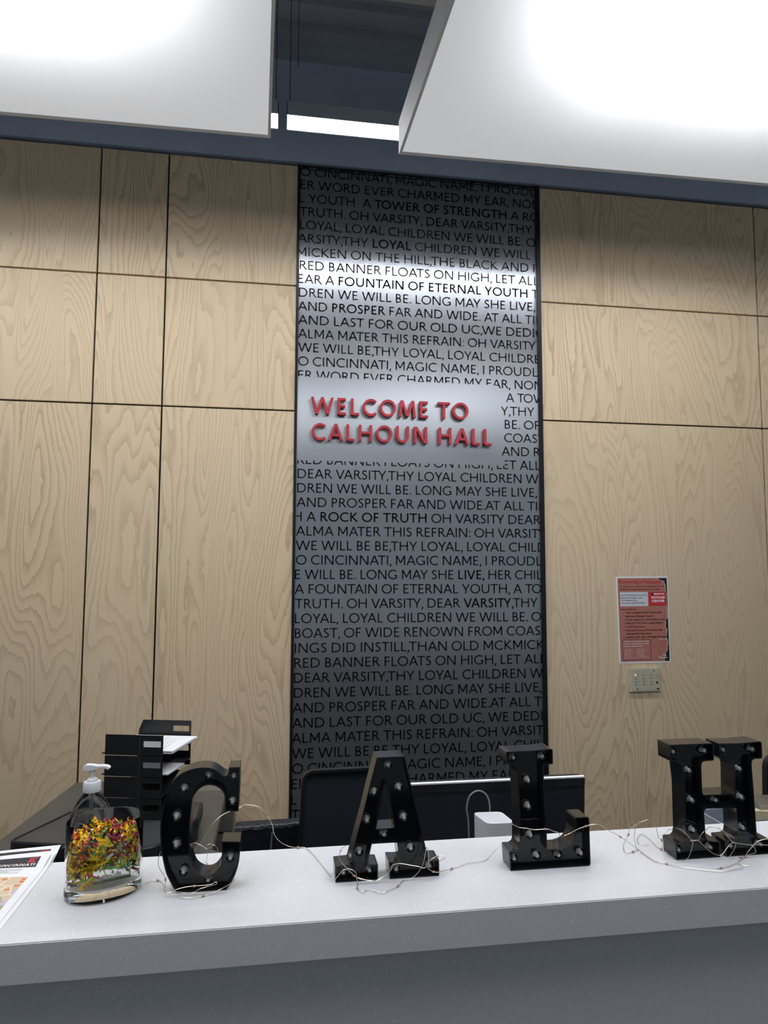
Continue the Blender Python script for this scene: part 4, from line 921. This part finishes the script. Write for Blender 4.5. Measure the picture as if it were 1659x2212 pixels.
b = MB(); n = len(rp); O = [(x, y, RZ - .0045) for x, y in rp]; O2 = [(x, y, RZ) for x, y in inset(rp, .003)]; I2 = [(x, y, RZ) for x, y in inset(rp, .007)]; I = [(x, y, RZ - .0045) for x, y in rin]
for A_, B_ in ((O, O2), (O2, I2), (I2, I)): b.add(A_ + B_, [(i, (i + 1) % n, n + (i + 1) % n, n + i) for i in range(n)])
b.build('raised_rim', M['black_plastic'], rs)
b = MB(); b.prism_z(rin, RZ - .0045, RZ - .0030); b.build('top_surface', M['tray_top'], rs, smooth=False)
b = MB(); b.prism_z(inset(rp, .014), DZ + .0, RZ - .040); b.build('underframe', M['black_plastic'], rs)
b = MB(); b.prism_z([(-.243, 2.334), (-.263, 2.276), (-.330, 2.130), (-.32, 2.25), (-.25, 2.34)], DZ, RZ - .006); b.build('side_skirt', M['black_plastic'], rs)
b = MB(); b.prism_z(rounded(-.60, -.54, 2.128, 2.150, .006, 3), RZ - .004, RZ + .004); b.build('grip', M['black_plastic'], rs, bevel=.001)
kt = MB(); kt.prism_z([(-.79, 2.04), (-.79, 2.10), (-.45, 2.02), (-.45, 1.96)], DZ, DZ + .010)
tag(kt.build('keyboard_tray', M['black_plastic'], bevel=.002), 'thin black board lying on the desk in front of the riser', 'keyboard tray')

# letter trays: local frame a = along the side wall, b = across towards the far side
TO = Vector((-.546, 2.377)); TA = Vector((.1925, -.047)).normalized(); TB = Vector((.2495, .2105)); TB = Vector((.062, .213)).normalized()
TL, TW, TH = .193, .222, .0665
def tl(a, b_, z): q = TO + TA * a + TB * b_; return (q.x, q.y, z)
def tbox(mb, a0, a1, b0, b1, z0, z1):
    mb.hexa([tl(a0, b0, z0), tl(a1, b0, z0), tl(a1, b1, z0), tl(a0, b1, z0)], [tl(a0, b0, z1), tl(a1, b0, z1), tl(a1, b1, z1), tl(a0, b1, z1)])
def side(mb, b0, b1, z0, slope):
    # side wall with a label window near the open end; wall profile in (a, z)
    h = TH - .0022; wa0, wa1, wz0, wz1 = TL * .665, TL * .965, z0 + h * .42, z0 + h * .72
    def quad(a0, a1, za, zb): tbox(mb, a0, a1, b0, b1, za, zb)
    quad(0 if not slope else .018, wa0, z0, z0 + h); quad(wa1, TL, z0, z0 + h); quad(wa0, wa1, z0, wz0); quad(wa0, wa1, wz1, z0 + h)
    if slope: mb.hexa([tl(0, b0, z0), tl(.018, b0, z0), tl(.018, b1, z0), tl(0, b1, z0)], [tl(.004, b0, z0 + h * .5), tl(.018, b0, z0 + h), tl(.018, b1, z0 + h), tl(.004, b1, z0 + h * .5)])
for k in range(4):
    z0 = RZ - .003 + k * TH
    o = thing('letter_tray', ('black letter tray at the bottom of the stack', 'empty black letter tray second from the bottom of the stack', 'black letter tray second from the top, holding a small pile of papers', 'black letter tray on top of the stack with a white label card and papers')[k], 'letter tray', (TO.x, TO.y, z0), 'stacked black letter trays')
    m = MB(); side(m, 0, .0025, z0, False); m.build('near_side', M['black_plastic'], o, smooth=False)
    m = MB(); side(m, TW - .0025, TW, z0, True); m.build('far_side', M['black_plastic'], o, smooth=False)
    m = MB(); tbox(m, -.012, TL - .002, .0025, TW - .0025, z0 + .002, z0 + .0045); m.build('tray_floor', M['black_plastic'], o, smooth=False)
    m = MB(); tbox(m, TL * .60, TL * .605, -.0006, .0002, z0, z0 + TH - .003); m.build('side_seam', M['desk'], o, smooth=False)
    if k == 3:
        m = MB(); tbox(m, TL * .665, TL * .965, .0006, .0010, z0 + TH * .42, z0 + TH * .70); m.build('label_card', M['paper'], o, smooth=False)
    if k == 2:
        m = MB(); tbox(m, TL * .665, TL * .965, .0010, .0014, z0 + TH * .42, z0 + TH * .70); m.build('label_card', M['ink_grey'], o, smooth=False)
def papers(z, n, a0, a1, b0, b1, jit, label):
    for i in range(n):
        da, db, r = random.uniform(-jit, jit), random.uniform(-jit, jit), random.uniform(-.02, .02)
        m = MB(); tbox(m, a0 + da, a1 + da, b0 + db, b1 + db, z + i * .0011, z + i * .0011 + .0008)
        o = m.build('paper_sheet', M['paper'], smooth=False, origin=tl(0, 0, z)); tag(o, label if i == n - 1 else 'white sheet lying under the topmost one in the ' + label.split(' in the ')[1], 'paper', 'papers in the ' + label.split(' in the ')[1])
        if i == n - 1:
            t2 = MB(); zz = z + i * .0011 + .0009
            for j in range(9):
                aa = a1 + da - .03 - j * .015
                if j == 0: continue
                q = [tl(aa, b0 + .03, zz), tl(aa, b0 + random.uniform(.09, .17), zz), tl(aa + .002, b0 + .17, zz), tl(aa + .002, b0 + .03, zz)]; t2.add([q[0], (q[1][0], q[1][1], zz), q[2], q[3]], [(0, 1, 2, 3)])
            tag(t2.build('printed_line', M['ink_grey'], o, smooth=False, recalc=False), kind='stuff')
            for bb in (b1 - .05, b1 - .135):
                t2 = MB(); q = [tl(.045, bb, zz), tl(.045, bb + .014, zz), tl(.055, bb + .014, zz), tl(.055, bb, zz)]; t2.add(q, [(0, 1, 2, 3)]); t2.build('printed_mark', M['ink'], o, smooth=False, recalc=False)
papers(RZ - .003 + 3 * TH + .006, 9, .0, .222, .006, .205, .003, 'white printed sheet topmost of the pile in the top letter tray')
papers(RZ - .003 + 2 * TH + .006, 5, .0, .212, .006, .125, .002, 'white sheet topmost of the small pile in the second letter tray')

# ================================================================ SANITIZER PUMP BOTTLE
BX, BY = -.421, 1.72
sb = thing('pump_bottle', 'clear plastic pump bottle with white pump behind the glass vase', 'bottle', (BX, BY, DZ))
b = MB(); b.lathe([(.020, 0), (.046, .001), (.050, .006), (.050, .265), (.0475, .292), (.040, .315), (.029, .334), (.018, .348), (.0155, .352), (.0155, .362)], (BX, BY, DZ), 40, close=False)
b.lathe([(.048, .008), (.048, .264), (.0457, .290), (.0385, .312), (.028, .331), (.0165, .347), (.0140, .352), (.0140, .362)], (BX, BY, DZ), 40, close=False)
b.build('bottle_body', M['clear_plastic'], sb, recalc=False)
b = MB(); b.lathe([(.001, .0085), (.0478, .0086), (.0478, .264), (.0455, .290), (.0440, .296), (.0005, .2961)], (BX, BY, DZ), 40); b.build('gel', M['gel'], sb)
b = MB(); b.tube([(BX, BY, DZ + .03), (BX, BY, DZ + .36)], .003, 8); b.build('dip_tube', M['frosted'], sb)
b = MB(); b.lathe([(.0195, .352), (.0200, .354), (.0195, .371), (.0180, .374), (.0115, .375), (.0115, .379), (.009, .381)], (BX, BY, DZ), 36); b.build('collar', M['white_plastic'], sb)
b = MB(); b.lathe([(.0048, .379), (.0044, .392), (.0065, .399), (.0070, .402)], (BX, BY, DZ), 20); b.build('stem', M['white_plastic'], sb)
b = MB()
hp = [(-.016, .400), (-.016, .409), (-.010, .413), (.004, .4125), (.016, .410), (.030, .410), (.038, .4085), (.044, .404), (.039, .3995), (.034, .403), (.024, .404), (.012, .4015), (.006, .399)]
b.prism_y([(BX - .004 + x, DZ + z) for x, z in hp], BY - .008, BY + .008); b.build('pump_head', M['white_plastic'], sb, bevel=.0022, seg=3)

# ================================================================ FILE CABINET
fc = thing('file_cabinet', 'taupe metal file cabinet standing near the wall behind the desk', 'cabinet', (-.36, 3.05, 0))
b = MB(); b.box(-.56, -.163, 2.862, 3.06, 0, .69); b.build('cabinet_body', M['cabinet'], fc, bevel=.004)
for z0, z1 in ((.562, .680), (.290, .555), (.02, .283)):
    b = MB(); b.box(-.555, -.166, 2.846, 2.8615, z0, z1); o = b.build('drawer', M['cabinet'], fc, bevel=.003)
    b = MB(); b.box(-.44, -.34, 2.838, 2.8458, (z0 + z1) / 2 + .03, (z0 + z1) / 2 + .045); b.build('handle', M['frame'], o)

# ================================================================ CHAIRS
def mesh_chair(cx, cy, w, ztop, rot_, label):
    t = thing('office_chair', label, 'chair', (cx, cy, 0), 'dark mesh office chairs behind the counter')
    t.rotation_euler = (0, 0, rot_)
    def loc(mb):   # geometry is given relative to the chair base
        return mb
    def fin(mb, name, mat, **k):
        o = mb.build(name, mat, None, **k); o.parent = t; return o
    zb = .52; P = round_poly([(-w / 2 + .0, zb), (w / 2, zb), (w / 2 - .012, ztop), (-w / 2 + .012, ztop)], [.05, .05, .05, .05], 6)
    m = MB(); Q = inset(P, .009); n = len(P)
    bow = lambda x: -.02 * (1 - (2 * x / w) ** 2)
    F_1 = [(x, bow(x) - .012, z) for x, z in P]; B_1 = [(x, bow(x) + .012, z) for x, z in P]; F_2 = [(x, bow(x) - .012, z) for x, z in Q]; B_2 = [(x, bow(x) + .012, z) for x, z in Q]
    ix = lambda a, c_: [(a + i, a + (i + 1) % n, c_ + (i + 1) % n, c_ + i) for i in range(n)]
    m.add(F_1 + B_1 + F_2 + B_2, ix(0, n) + ix(0, 2 * n) + ix(n, 3 * n) + ix(2 * n, 3 * n)); fin(m, 'back_frame', M['black_plastic'])
    m = MB(); tri = tessellate_polygon([[Vector((x, z, 0)) for x, z in Q]])
    fb = [(x, bow(x) + .001, z) for x, z in Q]; m.add(fb, [tuple(f_) for f_ in tri]); m.add([(x, y_ + .003, z) for x, y_, z in fb], [tuple(f_) for f_ in tri]); fin(m, 'backrest', M['mesh'], recalc=False)
    m = MB(); m.prism_z(rounded(-.24, .24, -.50, -.04, .07), .43, .50); fin(m, 'seat', M['navy'], bevel=.015)
    m = MB(); m.prism_y([(-.03, .40), (.03, .40), (.025, .70), (-.025, .70)], .012, .045); fin(m, 'back_post', M['black_plastic'], bevel=.005)
    m = MB(); m.lathe([(.03, .08), (.03, .25), (.018, .25), (.018, .43)], (0, -.25, 0), 16); fin(m, 'gas_lift', M['frame'])
    for k in range(5):
        a = 2 * pi * k / 5 + .3; m = MB(); m.tube([(0, -.25, .11), (.28 * cos(a), -.25 + .28 * sin(a), .07)], [.022, .014], 8); o = fin(m, 'base_leg', M['black_plastic'])
        m = MB(); m.lathe([(.025, -.01), (.03, -.008), (.03, .008), (.025, .01)], (.29 * cos(a), -.25 + .29 * sin(a), .03), 14, 'x'); q = m.build('caster', M['frame'], None); q.parent = t
    return t
mesh_chair(.268, 2.40, .385, .920, 0.03, 'dark mesh office chair with its back in front of the metal text panel')
mesh_chair(1.875, 2.20, .43, .965, 0.0, 'dark office chair at the far right edge, only its rounded back corner in view')
ac = thing('padded_chair', 'low dark navy padded chair with peeling top edge left of the mesh chair', 'chair', (-.03, 2.70, 0))
K = 2.48 / 2.30; kz = lambda z: 1.6 + (z - 1.6) * K
b = MB(); b.prism_y(round_poly([(-.126 * K, .42), (.095 * K, .42), (.095 * K, kz(.772)), (-.126 * K, kz(.770))], [.03, .03, .012, .012], 4), 2.48, 2.55); b.build('backrest', M['navy'], ac, bevel=.008)
b = MB()
random.seed(11); xs = [(-.126 + i * .0065) * K for i in range(35)]
tp_ = [(x, kz(.772 + .006 * (x / K + .126) / .22) + random.uniform(-.002, .003)) for x in xs]
bt_ = [(x, z - random.uniform(.006, .014)) for x, z in tp_]
b.prism_y(tp_ + bt_[::-1], 2.477, 2.492); b.build('peeling_edge', M['torn'], ac, smooth=False)
b = MB(); b.prism_z(rounded(-.145, .13, 2.55, 2.95, .05), .40, .48); b.build('seat', M['navy'], ac, bevel=.015)
b = MB(); b.lathe([(.13, .0), (.13, .02), (.03, .04), (.03, .40)], (-.01, 2.74, 0), 24); b.build('pedestal', M['frame'], ac)
b = MB(); b.tube([(-.0135 * K, 2.472, kz(.66)), (-.007 * K, 2.472, kz(.754))], .0034, 8)
b.build('metal_rod', M['alu'], ac)

# ================================================================ MONITOR
mo = thing('monitor', 'back of a wide black monitor with silver top edge behind the letter L', 'monitor', (.61, 1.93, DZ))
xl, xr, zb_, zt_ = .335, .884, .800, 1.006
b = MB(); b.prism_y(round_poly([(xl, zb_), (xr - .006, zb_), (xr, zt_ - .003), (xl, zt_ - .003)], .013, 5), 1.918, 1.946); b.build('rear_cover', M['navy'], mo, bevel=.003)
b = MB(); b.prism_y(round_poly([(xl + .001, zt_ - .028), (xr - .002, zt_ - .028), (xr - .001, zt_ - .006), (xl + .001, zt_ - .006)], .004, 3), 1.9145, 1.9185); b.build('upper_band', M['black_plastic'], mo, bevel=.001)
b = MB(); pr = [(1.9125, zt_ - .0055), (1.9130, zt_ - .0015), (1.9175, zt_ + .0012), (1.9175, zt_ - .0055)]
b.hexa([(xl + .004, y_, z_) for y_, z_ in pr], [(xr - .004, y_, z_ - .0) for y_, z_ in pr]); b.build('silver_edge', M['silver'], mo, bevel=.0004)
b = MB(); b.prism_y(rounded(xl + .02, xr - .022, zt_ - .0345, zt_ - .0285, .002, 3), 1.9165, 1.9182); b.build('vent_slot', M['reveal'], mo)
b = MB(); b.prism_z(rounded(.50, .72, 1.93, 2.02, .02), DZ, DZ + .012); b.build('foot', M['black_plastic'], mo, bevel=.002)
b = MB(); b.box(.575, .645, 1.945, 1.965, DZ + .012, .92); b.build('neck', M['black_plastic'], mo)
b = MB(); b.box(xl + .008, xr - .010, 1.946, 1.948, zb_ + .01, zt_ - .01); b.build('screen', M['black_gloss'], mo)
# white device
wd_ = thing('white_device', 'small white rounded desktop speaker box with grey cable loop beside the letter L', 'speaker', (.558, 1.75, DZ))
R0 = round_poly([(.532, 1.725), (.603, 1.722), (.594, 1.802), (.516, 1.806)], .016, 6); cxx, cyy = .562, 1.762
b = MB(); b.hexa([(cxx + (x - cxx) * .97, cyy + (y - cyy) * .97, DZ) for x, y in R0], [(x, y, .957) for x, y in R0]); b.build('body', M['dev_white'], wd_, angle=50)
b = MB(); n = len(R0); O = [(x, y, .957) for x, y in R0]; I = [(x, y, .9585) for x, y in inset(R0, .0015)]; I3 = [(x, y, .957) for x, y in inset(R0, .0035)]
b.add(O + I, [(i, (i + 1) % n, n + (i + 1) % n, n + i) for i in range(n)]); b.add(I + I3, [(i, (i + 1) % n, n + (i + 1) % n, n + i) for i in range(n)]); b.build('top_rim', M['white_plastic'], wd_, angle=50)
b = MB(); b.prism_z(inset(R0, .0033), .956, .9572); b.build('top_pad', M['dev_white'], wd_, smooth=False)
b = MB(); b.tube(smooth_path([(.566, 1.815, .94), (.566, 1.815, .975), (.556, 1.815, 1.000), (.535, 1.815, 1.010), (.512, 1.815, .998), (.503, 1.815, .965), (.508, 1.815, .92), (.512, 1.815, .735)], 5), .0022, 8); b.build('cable', M['ink_grey'], wd_)
# bin with folders
bn = thing('file_bin', 'pale blue-grey plastic bin holding papers behind the letter H', 'bin', (1.22, 1.56, DZ))
b = MB()
for a in ((1.040, 1.044, 1.50, 1.62), (1.040, 1.40, 1.50, 1.504), (1.396, 1.40, 1.50, 1.62), (1.040, 1.40, 1.616, 1.62)): b.box(*a, DZ, 1.003)
b.box(1.040, 1.40, 1.50, 1.62, DZ, DZ + .004); b.build('bin_body', M['blue_grey'], bn)
fd = MB(); fd.hexa([(1.125, 1.53, 1.004), (1.38, 1.52, 1.004), (1.38, 1.55, 1.004), (1.125, 1.55, 1.004)], [(1.125, 1.53, 1.026), (1.38, 1.52, 1.006), (1.38, 1.55, 1.006), (1.125, 1.55, 1.026)])
tag(fd.build('manila_folder', M['folder'], smooth=False), 'cream folder resting in the bin at the right edge', 'folder')
fd = MB(); fd.box(1.145, 1.38, 1.525, 1.60, 1.0275, 1.0375)
tag(fd.build('clear_case', M['frosted'], bevel=.002), 'clear plastic case lying on top of the bin at the right edge', 'case')
